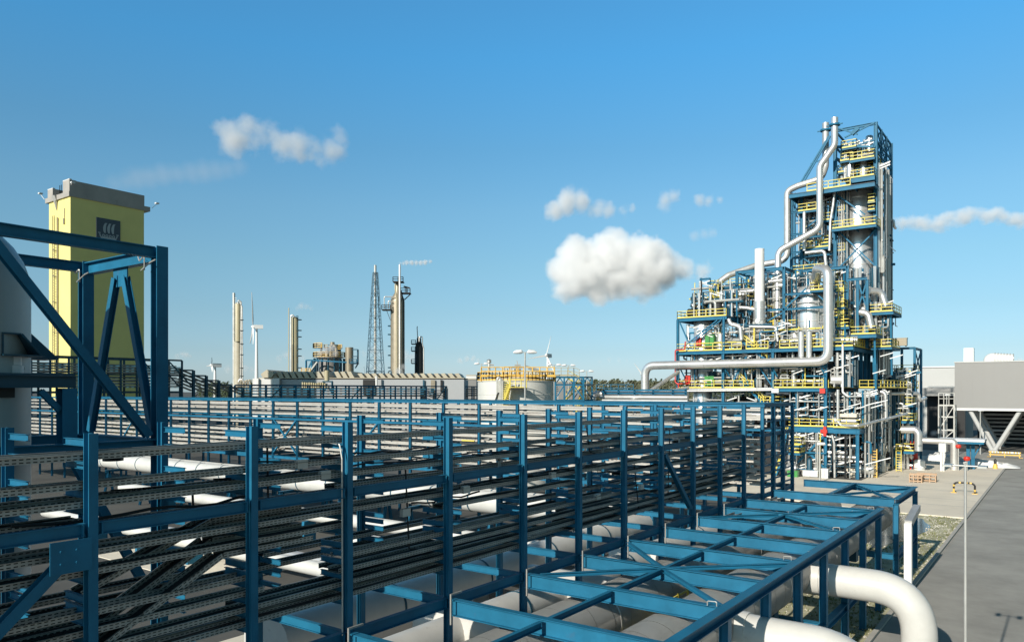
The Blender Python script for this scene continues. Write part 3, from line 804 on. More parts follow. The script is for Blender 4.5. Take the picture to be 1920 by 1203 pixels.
hpipe(t2, [(440, 722), (478, 722)], 240, 1.2, 'brown'); hpipe(t2, [(447, 716), (449, 711), (455, 711), (458, 718)], 240, 1.5, 'silverdull')

# wind turbines
def turbine(u, vh, vb, D, lb, blade_px, angs, nac):
    q = DP(u, vh, D)
    t = thing('wind_turbine', lb, 'wind turbine', (q.x, q.y, 0), 'white wind turbines on the horizon')
    k = sc(D)
    b = MB(); b.tube([(q.x, q.y, 0), (q.x, q.y, q.z)], [2.7 * k + .7, 1.9 * k], 16); b.build('mast', 'whitepaint', t)
    ax = (right * nac[0] + fwd * nac[1]).normalized()
    hub = q + Vector((0, 0, 2.5 * k)) - ax * 6.5 * k
    b = MB(); b.bar(hub + ax * 2 * k, hub + ax * 18 * k, 5.5 * k, 7 * k); b.build('nacelle', 'whitepaint', t)
    b = MB(); b.tube([hub - ax * 3.4 * k, hub - ax * 2.2 * k, hub, hub + ax * 2 * k], [.3 * k, 1.9 * k, 3 * k, 3 * k], 12); b.build('hub', 'whitepaint', t)
    up = Vector((0, 0, 1)); sd_ = ax.cross(up).normalized()
    for a in angs:
        d = up * math.cos(R(a)) + sd_ * math.sin(R(a)); L = blade_px * k; ch = d.cross(ax).normalized()
        b = MB()
        for (f0, f1, w0, w1) in ((0, .2, 1.6, 3.6), (.2, .6, 3.6, 2.2), (.6, 1, 2.2, .5)):
            p0, p1 = hub + d * L * f0 - ax * 2.4 * k * f0 * f0, hub + d * L * f1 - ax * 2.4 * k * f1 * f1
            c0, c1 = (ch * .8 + ax * .6).normalized() * w0 * k / 2, (ch * .8 + ax * .6).normalized() * w1 * k / 2
            e = ax * .35 * k
            b.hexa([p0 - c0 - e, p0 + c0 - e, p0 + c0 + e, p0 - c0 + e, p1 - c1 - e, p1 + c1 - e, p1 + c1 + e, p1 - c1 + e])
        b.build('blade', 'whitepaint', t)
turbine(481, 615, 722, 720, 'white wind turbine beside the slim sand column, largest of its kind', 64, (4, 124, 244), (.93, .37))
turbine(403, 687, 724, 1500, 'small far wind turbine at the left edge of the skyline beside the portal frame', 16, (25, 145, 265), (.7, .7))
turbine(1027, 669, 724, 1300, 'white wind turbine rising behind the orange railed storage tank', 38, (18, 150, 262), (.5, .86))
turbine(1206, 704, 724, 1500, 'half hidden far wind turbine just above the elbow of the big silver pipe', 26, (-35, 55, 175), (.5, .86))
turbine(688, 709, 724, 1600, 'tiny far wind turbine seen through the foot of the lattice stack', 20, (5, 125, 245), (.6, .8))

# second column
D = 262
t = thing('distillation_column', 'plain sand coloured column with a thin vent pipe, left of the steaming plant', 'column', (DP(551, 700, D).x, DP(551, 700, D).y, 0))
vcol(t, 552.5, 720, 597, 13.5, D, 'sand', 'shell', True, 0)
hpipe(t, [(541.5, 722), (541.5, 577)], D - 1, .9, 'sand'); hpipe(t, [(546, 722), (545.5, 592), (549, 590), (552, 594)], D - 2, 1.3)
hpipe(t, [(549, 722), (549, 645)], D - 3, .7, 'dark')
for v in (600, 620, 632, 655, 668, 690):
    b = MB(); p = DP(560.5, v, D); b.box(p.x - .5, p.x + .5, p.y - .8, p.y + .8, p.z, p.z + .3); b.rail([p + Vector((-.5, -.8, .2)), p + Vector((.5, -.8, .2))], 1.2, 1, .14, False); b.build('platform', 'teal', t)

# steaming reformer plant
D = 270
t = thing('reformer_plant', 'stocky plant of grey drums, orange railed deck and dark legs giving off steam', 'process plant', (DP(620, 700, D).x, DP(620, 700, D).y, 0))
q = DP(618, 672, D); r = 20 * sc(D)
b = MB(); b.lathe(q.x, q.y, [(r, 14), (r, q.z), (r + .8, q.z + .1), (r + .8, q.z + .5)], 32); b.build('drum', 'clad', t)
b = MB()
for k in range(16):
    a = k * math.pi / 8; x, y = q.x + (r + 1.6) * math.cos(a), q.y + (r + 1.6) * math.sin(a); b.bar((x, y, 0), (x, y, q.z), .4, .4)
b.build('legs', 'teal', t)
b = MB(); pts = [(q.x + (r + 1.9) * math.cos(k * math.pi / 8), q.y + (r + 1.9) * math.sin(k * math.pi / 8), q.z + .5) for k in range(17)]
b.rail(pts, 1.6, 1.5, .2); b.rail([(p_[0], p_[1], p_[2] + 3.2) for p_ in pts[4:14]], 1.5, 1.5, .2); b.build('railing', 'orange', t)
b = MB()
for k in range(14):
    a = rnd.random() * 6.3; rr = rnd.random() * r * .9; x, y = q.x + rr * math.cos(a), q.y + rr * math.sin(a); b.tube([(x, y, q.z), (x, y, q.z + 2 + 4 * rnd.random())], .35 + .4 * rnd.random(), 8)
b.build('roof_fittings', 'brown', t)
vcol(t, 633.5, 690, 646, 12, D + 8, 'brown', 'chimney', False); vcol(t, 655, 700, 651, 15, D - 6, 'brown', 'hopper', False); vcol(t, 657, 722, 678, 13, D - 5, 'silverdull', 'hopper_skirt', False, 0)
b = MB(); p = DP(664, 678, D - 10)
for (a_, c_) in ((657, 671),):
    p0, p1 = DP(a_, 681, D - 9), DP(c_, 681, D - 9); b.bar(p0, p1, 4, .4); b.rail([p0 - fwd * 2, p1 - fwd * 2], 1.4, 1.4, .2)
    for vv in (655, 668): b.bar(DP(a_ + 4, vv, D - 10), DP(c_, vv, D - 10), .3, .3)
    b.bar(DP(671, 681, D - 9), DP(671, 655, D - 9), .4, .4); b.bar(DP(666, 690, D - 9), DP(671, 682, D - 9), .4, .4)
b.build('side_platform', 'teal', t)
b = MB()
for (u0, v0, u1, v1) in ((574, 675, 592, 675), (574, 675, 574, 700), (585, 675, 585, 700), (574, 700, 585, 676), (580, 700, 597, 676), (577, 700, 660, 697), (590, 675, 668, 680)):
    b.bar(DP(u0, v0, D - 7), DP(u1, v1, D - 7), .45, .45)
b.build('stair_frame', 'blue', t)
b = MB(); b.bar(DP(577, 702, D - 8), DP(595, 678, D - 8), 1.2, .5); b.build('stair_flight', 'galv', t)
b = MB(); b.rail([DP(565, 699, D - 12), DP(582, 699, D - 12)], 1.5, 1.4, .22); b.build('railing', 'orange', t)

# lattice stack
D = 258
p0 = DP(703.5, 722, D)
t = thing('lattice_stack', 'tall thin grey stack inside a tapering light blue lattice tower', 'stack', (p0.x, p0.y, 0))
top = DP(703.5, 497, D).z; k = sc(D)
b = MB(); b.tube([(p0.x, p0.y, 0), (p0.x, p0.y, top)], 2.2 * k + .05, 14); b.build('flue', 'galv', t)
b = MB()
for i in range(28): z = 4 + i * 1.5; b.tube([(p0.x, p0.y, z), (p0.x, p0.y, z + .18)], 2.6 * k, 10)
b.build('flue_bands', 'brown', t)
b = MB(); zs = [0] + [DP(703, v, D).z for v in (713, 696, 675, 656, 634, 613, 592, 571, 550, 529, 511)]
def hw(z): return (4.6 + (22.5 - 4.6) * (1 - min(1, z / zs[-1])) ** .95) * k
def corner(z, i): a = R(45 + 90 * i) + YAW + .35; return Vector((p0.x + 1.25 * hw(z) * math.cos(a), p0.y + 1.25 * hw(z) * math.sin(a), z))
for i in range(4):
    for z0, z1 in zip(zs, zs[1:]):
        j = (i + 1) % 4
        b.bar(corner(z0, i), corner(z1, i), .19, .19); b.bar(corner(z1, i), corner(z1, j), .15, .15)
        b.bar(corner(z0, i), corner(z1, j), .10, .10); b.bar(corner(z0, j), corner(z1, i), .10, .10)
b.build('lattice', 'mast', t)

# big brown column with its own thin stack
D = 260; k = sc(D)
t = thing('distillation_column', 'tallest brown column with stepped top, side platforms and a thin steaming stack', 'column', (DP(745, 700, D).x, DP(745, 700, D).y, 0))
p = DP(745.5, 722, D); Z = lambda v: DP(745.5, v, D).z
b = MB(); b.lathe(p.x, p.y, [(13.2 * k, 0), (13.2 * k, Z(566)), (12.5 * k, Z(560)), (5.5 * k, Z(549)), (5.3 * k, Z(532)), (.3, Z(531))], 28); b.build('shell', 'brown', t)
hpipe(t, [(749.5, 722), (749.5, 496)], D - 4.5, 1.9, 'silverdull', 'stack'); hpipe(t, [(744, 722), (743.5, 560), (741, 540), (741, 532)], D - 4, 1.2, 'sand'); hpipe(t, [(757.5, 722), (757, 565), (752, 545)], D - 3, 1.2, 'dark')
hpipe(t, [(738, 556), (720.5, 556), (720.5, 578)], D - 3, .9); hpipe(t, [(735, 566), (728, 563), (728, 578)], D - 3, .9)
for (u0, u1, v) in ((717, 733, 581), (752, 770, 550), (738, 757, 529)):
    b = MB(); a_, c_ = DP(u0, v, D - 2), DP(u1, v, D - 2); b.bar(a_, c_, 3, .35); b.rail([a_ - fwd * 1.5, c_ - fwd * 1.5], 1.6, 1.6, .18); b.build('side_platform', 'dark', t)
b = MB(); b.bar(DP(769, 552, D - 2), DP(758, 562, D - 2), .3, .3); b.bar(DP(725, 582, D - 2), DP(732, 600, D - 2), .15, .15); b.bar(DP(763, 550, D - 2), DP(763, 537, D - 2), .3, .3); b.bar(DP(757, 537, D - 2), DP(768, 540, D - 2), .5, .5); b.build('brackets', 'dark', t)
for v in (612, 628, 650, 667, 690):
    b = MB(); a_ = DP(731.5, v, D); b.box(a_.x - .5, a_.x + .6, a_.y - .6, a_.y + .6, a_.z, a_.z + .4); b.build('step_platform', 'teal', t)
hpipe(t, [(729, 712), (728, 697), (733, 693), (734, 700)], D - 6, 1.3, 'cladw')

# dark small column
D = 266; k = sc(D)
p = DP(785.5, 722, D)
t = thing('distillation_column', 'short dark grey column with a hooked vent pipe, right of the tallest brown column', 'column', (p.x, p.y, 0))
Z = lambda v: DP(785.5, v, D).z
b = MB(); b.lathe(p.x, p.y, [(9 * k, 0), (9 * k, Z(704)), (8 * k, Z(698)), (7.8 * k, Z(652)), (4.2 * k, Z(640)), (4 * k, Z(634)), (.2, Z(631))], 24); b.build('shell', 'dark', t)
hpipe(t, [(783.5, 640), (782, 613), (783, 611.5)], D - 1, .7, 'dark', 'vent'); hpipe(t, [(786, 640), (786, 631), (792, 631), (792, 645), (794.5, 652), (794.5, 722)], D - 2, 1.0, 'silverdull')
for v in (645, 658, 681):
    b = MB(); a_, c_ = DP(772, v, D - 1), DP(780, v, D - 1); b.bar(a_, c_, 1.6, .35); b.rail([a_ - fwd, c_ - fwd], 1.4, 1.2, .18); b.build('side_platform', 'teal', t)

# long low building with sawtooth roof lights
D = 228
L0, L1 = DP(475, 722, D), DP(870, 722, D)
ex = (L1 - L0).normalized()
ZB = DP(600, 711, D).z
t = thing('factory_building', 'long low grey factory hall with a sawtooth roof and a white gable at its left', 'building', ((L0.x + L1.x) / 2, (L0.y + L1.y) / 2, 0))
a_, c_ = L0 + ex * (52 * sc(D)), L1
b = MB(); n_ = Vector((-ex.y, ex.x, 0)) * 22
def prism(b, a, c, n, z0, z1): b.hexa([Vector((q.x, q.y, z0)) for q in (a, c, c + n, a + n)] + [Vector((q.x, q.y, z1)) for q in (a, c, c + n, a + n)])
prism(b, a_, c_, n_, 0, ZB); b.build('wall', 'hallgrey', t)
b = MB(); q0 = L0 - Vector(n_) * .03; prism(b, q0, L0 + ex * (51 * sc(D)), n_ * .9, 0, ZB + .3); b.build('gable_block', 'cladw', t)
b = MB(); prism(b, L0 + ex * (8 * sc(D)) - n_ * .06, L0 + ex * (12 * sc(D)) - n_ * .06, n_ * .05, 0, ZB + .3); prism(b, L0 + ex * (40 * sc(D)) - n_ * .06, L0 + ex * (51 * sc(D)) - n_ * .06, n_ * .05, 0, ZB + .3); b.build('buttress', 'cladw', t)
b = MB(); prism(b, L0 + ex * (10 * sc(D)), c_, n_ * .98, ZB + .305, ZB + .5); b.build('roof_slab', 'roof', t)
for u in list(range(500, 668, 12)) + list(range(676, 862, 13)):
    if 612 < u < 622: continue
    g = DP(u, 722, D); hg = 1.9 if u < 670 else 1.35; wg = 11 * sc(D)
    b = MB(); g0 = Vector((g.x, g.y, ZB + .51)); nn = n_ * .8
    v_ = [g0, g0 + ex * wg * .75, g0 + ex * wg * .15 + Vector((0, 0, hg)), g0 - ex * wg * .55 + Vector((0, 0, hg * .92))]
    for (i, j) in ((0, 1), (1, 2), (2, 3), (3, 0)): b.quad(v_[i], v_[j], v_[j] + nn, v_[i] + nn)
    b.quad(*v_); b.quad(*[x_ + nn for x_ in v_[::-1]])
    b.build('roof_light', 'roof', t)
b = MB(); g0 = DP(492, 722, D - 1); g0.z = ZB + .51
v_ = [g0, g0 + ex * 16 * sc(D), g0 + ex * 22 * sc(D) + Vector((0, 0, 1.2)), g0 + ex * 8 * sc(D) + Vector((0, 0, 2.4)), g0 - ex * 3 * sc(D) + Vector((0, 0, 1.1))]
b.quad(*v_); b.quad(*[x_ + n_ * .8 for x_ in v_[::-1]])
for i in range(5): b.quad(v_[i], v_[i - 1], v_[i - 1] + n_ * .8, v_[i] + n_ * .8)
b.build('gable_end', 'roof', t)
for (u0, u1, v0, v1, m_) in ((681, 703, 711.5, 740, 'dark'), (793, 796, 712, 735, 'teal'), (808, 816, 712, 735, 'brown'), (826, 830, 712, 735, 'dark')):
    a1, c1 = DP(u0, v1, D - .2), DP(u1, v1, D - .2); b = MB(); prism(b, a1 - n_ * .02, c1 - n_ * .02, n_ * .015, a1.z, DP(u0, v0, D).z); b.build('door_recess', m_, t)
b = MB(); b.tube([DP(706, 722, D - 2), DP(706, 705, D - 2)], .35, 8); b.build('downpipe', 'cladw', t)
vs = thing('vent_stack', 'short fat white vent stack on a dark legged stand before the factory hall', 'stack', (DP(613, 722, 215).x, DP(613, 722, 215).y, 0))
vcol(vs, 613, 715, 694, 9, 215, 'sand', 'drum', False)
b = MB()
for (u0, v0, u1, v1) in ((605, 715, 624, 715), (606, 715, 606, 740), (623, 715, 623, 740), (607, 735, 614, 722), (622, 735, 614, 722)): b.bar(DP(u0, v0, 214), DP(u1, v1, 214), .4, .4)
b.build('stand', 'teal', vs)
ct = thing('pipe_gallery', 'row of sand coloured pipe ends and boxes left of the white vent stack', 'pipework', (DP(590, 722, 212).x, DP(590, 722, 212).y, 0))
for k_ in range(11):
    u = 569 + 4.2 * k_; a1 = DP(u, 728, 212); b = MB(); b.box(a1.x - .25, a1.x + .25, a1.y - .4, a1.y + .4, a1.z, a1.z + 1.2 + rnd.random() * .6); b.build('pipe_end', 'sand', ct)
hpipe(ct, [(568, 725), (616, 725)], 212, .8, 'sand'); hpipe(ct, [(568, 721), (600, 721)], 212, .6, 'brown')

# distant low buildings right of the hall
for (u0, u1, v, D_, m_, lb) in ((862, 893, 711, 330, 'clad', 'flat grey distant shed between the factory hall and the storage tank'), (874, 893, 704, 420, 'cladw', 'pale distant block peeping over the grey shed'), (1040, 1115, 716, 420, 'clad', 'low distant grey shed behind the stair tower')):
    a1, c1 = DP(u0, 722, D_), DP(u1, 722, D_); e = (c1 - a1).normalized(); nn = Vector((-e.y, e.x, 0)) * 25
    t = thing('shed', lb, 'building', ((a1.x + c1.x) / 2, (a1.y + c1.y) / 2, 0))
    b = MB(); prism(b, a1, c1, nn, 0, DP(u0, v, D_).z); b.build('wall', m_, t)
    b = MB(); prism(b, a1 - nn * .01, c1 - nn * .01, nn * 1.02, DP(u0, v, D_).z + .01, DP(u0, v, D_).z + .5); b.build('roof', 'roof', t)
    b = MB()
    for k_ in range(5): a2 = a1.lerp(c1, .1 + .18 * k_); prism(b, a2 - nn * .01, a2 + e * 1.6 - nn * .01, nn * .009, 0, 4); 
    b.build('doors', 'dark', t)

# storage tank with orange railed roof
D = 102; k = sc(D)
p = DP(967, 722, D); rt = 71 * k
tz = DP(967, 714, D - rt).z
t = thing('storage_tank', 'round pale storage tank with orange railed roof platforms behind the cross rack', 'tank', (p.x, p.y, 0))
b = MB(); b.lathe(p.x, p.y, [(rt, 0), (rt, tz), (rt + .12, tz), (rt + .12, tz + .08), (rt * .6, tz + .55), (rt * .25, tz + .9), (.05, tz + 1.0)], 72); b.build('shell', 'tanky', t)
b = MB()
for z in (3, 6, 9, 12): b.tube([(p.x + (rt + .02) * math.cos(i * math.pi / 36), p.y + (rt + .02) * math.sin(i * math.pi / 36), z) for i in range(73)], .03, 4, cap=False)
b.build('weld_seams', 'tanky', t)
def arc(r_, z, a0, a1, n=30): return [(p.x + r_ * math.cos(R(a0 + (a1 - a0) * i / n)), p.y + r_ * math.sin(R(a0 + (a1 - a0) * i / n)), z) for i in range(n + 1)]
b = MB(); b.rail(arc(rt + .05, tz + .1, 0, 360, 60), 1.1, 1.0, .075); b.build('roof_railing', 'orange', t)
b = MB()
for (u0, u1, v) in ((902, 982, 704.5), (945, 985, 704), (985, 1040, 704.5)):
    a1, c1 = DP(u0, v, D - 3.5), DP(u1, v, D - 3.0); b.rail([a1, c1], 1.15, .9, .075); b.rail([a1 + fwd * 1.6, c1 + fwd * 1.6], 1.15, .9, .075)
b.build('walkway_railing', 'orange', t)
b = MB()
for (u0, u1, v) in ((902, 982, 705.5), (985, 1040, 705.5)):
    a1, c1 = DP(u0, v, D - 2.7), DP(u1, v, D - 2.2); b.bar(a1, c1, 1.7, .16)
    for f in (0, .33, .66, 1): q_ = a1.lerp(c1, f); b.bar((q_.x, q_.y, tz), q_, .14, .14)
b.build('walkway', 'orange', t)
b = MB(); a1, c1 = DP(957, 728, D - rt - 1), DP(987, 728, D - rt - 1); b.bar(a1, c1, 1.5, .2); b.build('stair_landing', 'dark', t)
b = MB(); b.rail([a1 - fwd * .7, c1 - fwd * .7], 1.15, .8, .075); b.rail([DP(951, 750, D - rt - 1), DP(957, 728, D - rt - 1)], 1.1, .9, .07); b.rail([DP(946, 750, D - rt - 1.6), DP(956, 722, D - rt - 1.6)], 1.1, .9, .07)
for i in range(12): q_ = DP(949 + i * .5, 760 - 4 * i, D - rt - 1.2); b.box(q_.x - .5, q_.x + .5, q_.y - .3, q_.y + .3, q_.z, q_.z + .06)
b.build('stair_railing', 'yellow', t)
b = MB(); 
for (u, v, hh) in ((972, 690, 3.4), (950, 691, 2.6), (963, 691, 3.4), (1012, 700, 1.6), (1020, 700, 1.2)): q_ = DP(u, 706, D); b.tube([(q_.x, q_.y, tz + .5), (q_.x, q_.y, DP(u, v, D).z)], .16, 8)
b.tube([DP(965, 684, D), DP(976, 684, D)], .12, 6); b.tube([DP(965, 690, D), DP(977, 690, D)], .3, 8); b.tube([DP(969, 676, D), DP(971, 684, D)], .06, 6)
b.pipe([DP(985, 686, D), DP(1005, 692, D), DP(1030, 704, D)], .13, 8); b.pipe([DP(990, 690, D), DP(1008, 697, D), DP(1025, 706, D)], .1, 8)
b.build('roof_pipework', 'galv', t)
b = MB(); q_ = DP(917, 705, D - 3); b.tube([q_, DP(917, 680, D - 3)], .16, 8); b.tube([DP(917, 680, D - 3), DP(917, 675, D - 3)], [.3, .3], 10); b.tube([DP(917, 675, D - 3), DP(917, 673, D - 3)], [.36, .1], 10); b.pipe([DP(917, 683, D - 3), DP(926, 684, D - 3)], .1, 6); b.build('breather_vent', 'silverdull', t)
b = MB()
for rr_ in (937, 940.5): b.pipe([DP(rr_ - 4.5, 770, D - rt - .8), DP(rr_ - 4.5, 708 + (rr_ - 937), D - rt - .8), DP(rr_ + 1.5, 708 + (rr_ - 937), D - rt - .8), DP(rr_ + 1.5, 770, D - rt - .8)], .15, 8, br=.5)
b.build('hooked_pipes', 'galv', t)
b = MB(); b.bar(DP(926, 758, D - rt - 1), DP(934, 735, D - rt - 1), .14, .14); b.build('pipe_prop', 'dark', t)

# stair tower right of the tank
D = 100
t = thing('stair_tower', 'dark blue lattice stair tower with cream railed gangway, right of the storage tank', 'stair tower', (DP(1076, 722, D).x, DP(1076, 722, D).y, 0))
for (u0, u1, dd) in ((1041, 1094, 0), (1058, 1110, 5)):
    b = MB()
    for u in (u0, u0 + 17, u0 + 35, u1): a1 = DP(u, 707, D + dd); b.hb((a1.x, a1.y, 0), a1, .22, .2, up=tuple(fwd))
    b.build('columns', 'blue', t)
    for v in (707, 721, 750):
        b = MB(); b.hb(DP(u0, v, D + dd), DP(u1, v, D + dd), .22, .18); b.build('beam', 'blue', t)
    b = MB()
    for (ua, va, ub, vb) in ((u0, 720, u0 + 9, 708), (u0 + 9, 708, u0 + 17, 720), (u0, 748, u0 + 17, 722), (u0 + 17, 748, u0 + 35, 722), (u0 + 35, 722, u1, 748), (u1 - 9, 708, u1, 720), (u1 - 18, 720, u1 - 9, 708)): b.bar(DP(ua, va, D + dd), DP(ub, vb, D + dd), .13, .13)
    b.build('lattice_braces', 'blue', t)
b = MB(); b.bar(DP(1094, 707, D), DP(1110, 707, D + 5), .2, .2); b.bar(DP(1041, 707, D), DP(1058, 707, D + 5), .2, .2); b.bar(DP(1094, 721, D), DP(1110, 721, D + 5), .2, .2); b.build('tie_beams', 'blue', t)
b = MB()
for (ua, va, ub, vb) in ((1062, 748, 1090, 722), (1090, 722, 1064, 709), (1068, 790, 1092, 752)):
    b.bar(DP(ua, va, D + 2), DP(ub, vb, D + 2), .9, .15); b.rail([DP(ua, va, D + 1.6), DP(ub, vb, D + 1.6)], 1.05, 1, .07, False)
b.build('stair_flights', 'yellow', t)
b = MB(); b.rail([DP(1040, 704.5, D), DP(1076, 704.5, D)], 1.1, .9, .06); b.rail([DP(1040, 704.5, D + 1.5), DP(1076, 704.5, D + 1.5)], 1.1, .9, .06); b.rail([DP(1076, 704.5, D), DP(1086, 708, D)], 1.1, .9, .06); b.build('gangway_railing', 'sand', t)
b = MB()
for i in range(9): b.bar(DP(1041, 722 + 3.6 * i, D + 1), DP(1048, 722 + 3.6 * i, D + 1), .2, .12)
b.build('louvres', 'cladw', t)

# lamp posts of the yard
def lamp(u, vt, D, lb, kind='double', m='galv', rr=.06, headw=.55, grp='yard lamp posts'):
    q_ = DP(u, vt, D); t = thing('lamp_post', lb, 'lamp post', (q_.x, q_.y, 0), grp)
    b = MB(); b.tube([(q_.x, q_.y, 0), (q_.x, q_.y, q_.z)], [rr * 1.5, rr], 10); b.build('pole', m, t)
    b = MB()
    if kind == 'double':
        b.bar(q_ - right * .75, q_ + right * .75, .09, .09); b.build('crossarm', m, t)
        for sg in (-1, 1):
            h_ = q_ + right * sg * headw * 1.05; b = MB(); d_ = right * .55 * sg
            b.tube([h_ - d_ * .9, h_ - d_ * .6 + Vector((0, 0, .08)), h_ + d_ * .4 + Vector((0, 0, .06)), h_ + d_ + Vector((0, 0, -.02))], [.1, .24, .22, .08], 10); b.build('lamp_head', 'whitepaint', t)
    elif kind == 'tee':
        b.tube([q_ - Vector((.48, 0, 0)), q_ + Vector((.48, 0, 0))], .028, 8); b.tube([q_, q_ + Vector((0, 0, .12))], .03, 8); b.build('crossarm', m, t)
        for sg in (-1, 1): h_ = q_ + Vector((sg * .50, 0, 0)); MB().box(h_.x - .13, h_.x + .13, h_.y - .3, h_.y + .3, h_.z - .03, h_.z + .03).build('lamp_head', m, t)
    else:
        b.tube([q_ - right * .35, q_ - right * .1 + Vector((0, 0, .12)), q_ + right * .6 + Vector((0, 0, .1)), q_ + right * .75], [.12, .22, .2, .08], 10); b.build('lamp_head', 'whitepaint', t)
    return t
lamp(984.5, 660.5, 84, 'tall double headed lamp post standing before the storage tank', rr=.085, headw=.72)
for (u, v, D_, lb) in ((1066, 685, 160, 'small double lamp post above the cream gangway'), (1039, 684, 150, 'thin lamp post behind the right side of the storage tank'), (1100, 696, 160, 'small lamp post above the blue stair tower'), (903, 682, 150, 'thin lamp post at the left rim of the storage tank')):
    lamp(u, v, D_, lb, rr=.09, headw=.9)
tl = lamp(1810, 873, 25.4, 'slim bare T shaped lamp post at the right, in front of the road', 'tee', rr=.042, headw=.42)
lamp(1537, 833, 103, 'short lamp post with one white head before the process tower', 'single', rr=.1)

# woodland on the horizon
def wood(name, lb, u0, u1, D, vtop, n, m, seed):
    r_ = random.Random(seed); b = MB(); kk = sc(D)
    for i in range(n):
        u = u0 + (u1 - u0) * r_.random(); d = D + r_.uniform(-50, 60); c0 = DP(u, 722, d); hh = DP(u, vtop + r_.uniform(-1.5, 5), d).z
        for j in range(46):
            a = r_.random() * 6.28; t_ = r_.random() ** .8; rr = (1 - t_ * .75) * r_.uniform(.3, 3.2)
            q_ = Vector((c0.x + rr * math.cos(a), c0.y + rr * math.sin(a), .5 + t_ * hh))
            s_ = r_.uniform(.35, .85); n1 = Vector((r_.gauss(0, 1), r_.gauss(0, 1), r_.gauss(0, 1))).normalized(); n2 = n1.orthogonal().normalized()
            b.quad(q_ + n1 * s_, q_ + n2 * s_, q_ - n1 * s_ * .8, q_ - n2 * s_ * .9)
    o = b.build(name, m); o["kind"] = 'stuff'; o["label"] = lb; return o
wood('woodland', 'far belt of bare grey green trees on the horizon left of the process tower', 1090, 1310, 420, 715, 190, 'leaf2', 1)
wood('woodland', 'second darker belt of trees standing behind the pale belt', 1080, 1420, 520, 712, 170, 'leaf', 2)
wood('woodland', 'low dark far trees at the left of the skyline', 370, 480, 700, 716.5, 90, 'leaf', 3)
wood('woodland', 'thin line of far trees behind the factory hall', 860, 1000, 800, 717, 70, 'leaf', 4)

# pipes lying between the cross rack and the process tower
t = thing('pipe_way', 'ground level pipe way with long silver pipes left of the process tower', 'pipe rack', (atY(1200, 740, 92).x, 92, 0))
for (u0, u1, v, Y, r_) in ((1114, 1290, 739, 95, .42), (1126, 1290, 745, 92, .3), (1130, 1290, 752, 90, .22), (1120, 1290, 755, 89, .2), (1116, 1210, 758, 88, .15)):
    a1 = atY(u1, v, Y); b = MB(); b.tube([(atY(u0, v, Y).x, Y, a1.z), a1], r_, 10); b.build('pipe', 'silverdull', t)
b = MB(); b.pipe([atY(1113, 760, 93), atY(1112, 742, 93), atY(1120, 737, 95), atY(1150, 739, 95)], .42, 10); b.build('pipe', 'silverdull', t)
for (u, v) in ((1131, 731), (1160, 731), (1190, 731), (1225, 731), (1262, 731), (1286, 728)):
    a1 = atY(u, v, 94); b = MB(); b.hb((a1.x, 94, 0), a1, .24, .22, up=(1, 0, 0)); b.hb((a1.x, 86, 10.2), (a1.x, 97, 10.2), .24, .2); b.build('trestle', 'blue', t)
for v in (731, 737, 756):
    b = MB(); a1 = atY(1286, v, 94); b.hb((atY(1130, v, 94).x, 94, a1.z), a1, .22, .2); b.build('girder', 'blue', t)
b = MB(); b.rail([(atY(1118, 730, 97).x, 97, atY(1200, 735, 97).z), atY(1188, 735, 97)], 1.1, 1.2, .07); b.build('railing', 'blue', t)
for p0_, p1_ in ((atY(1220, 732, 104), atY(1272, 697, 112)), (atY(1228, 738, 104), atY(1290, 727, 112)), (atY(1165, 762, 88), atY(1212, 737, 96))): b = MB(); b.tube([p0_, p1_], .28, 10); b.build('sloping_pipe', 'silverdull', t)

# ---------------------------------------------------------------- process tower
U = atY
YF, YM, YT = 115.0, 119.5, 126.0
def ucol(parent, u, vt, Y, wd=.36, zb=0.0, m='blue', vb=None):
    p = U(u, vt, Y); zb = U(u, vb, Y).z if vb else zb
    b = MB(); b.hb((p.x, Y, zb), (p.x, Y, p.z), wd, wd, .05, .04, up=(1, 0, 0)); return b.build('column', m, parent)
def ubeam(parent, u0, u1, v, Y, h=.36, at=None, wd=.3, m='blue'):
    z = U(at or (u0 + u1) / 2, v, Y).z; b = MB(); b.hb((U(u0, v, Y).x, Y, z), (U(u1, v, Y).x, Y, z), h, wd, .05, .05); return b.build('beam', m, parent)
def ubrace(parent, u0, v0, u1, v1, Y, wd=.2, Y1=None, m='blue'):
    b = MB(); b.bar(U(u0, v0, Y), U(u1, v1, Y1 or Y), wd, wd); return b.build('brace', m, parent)
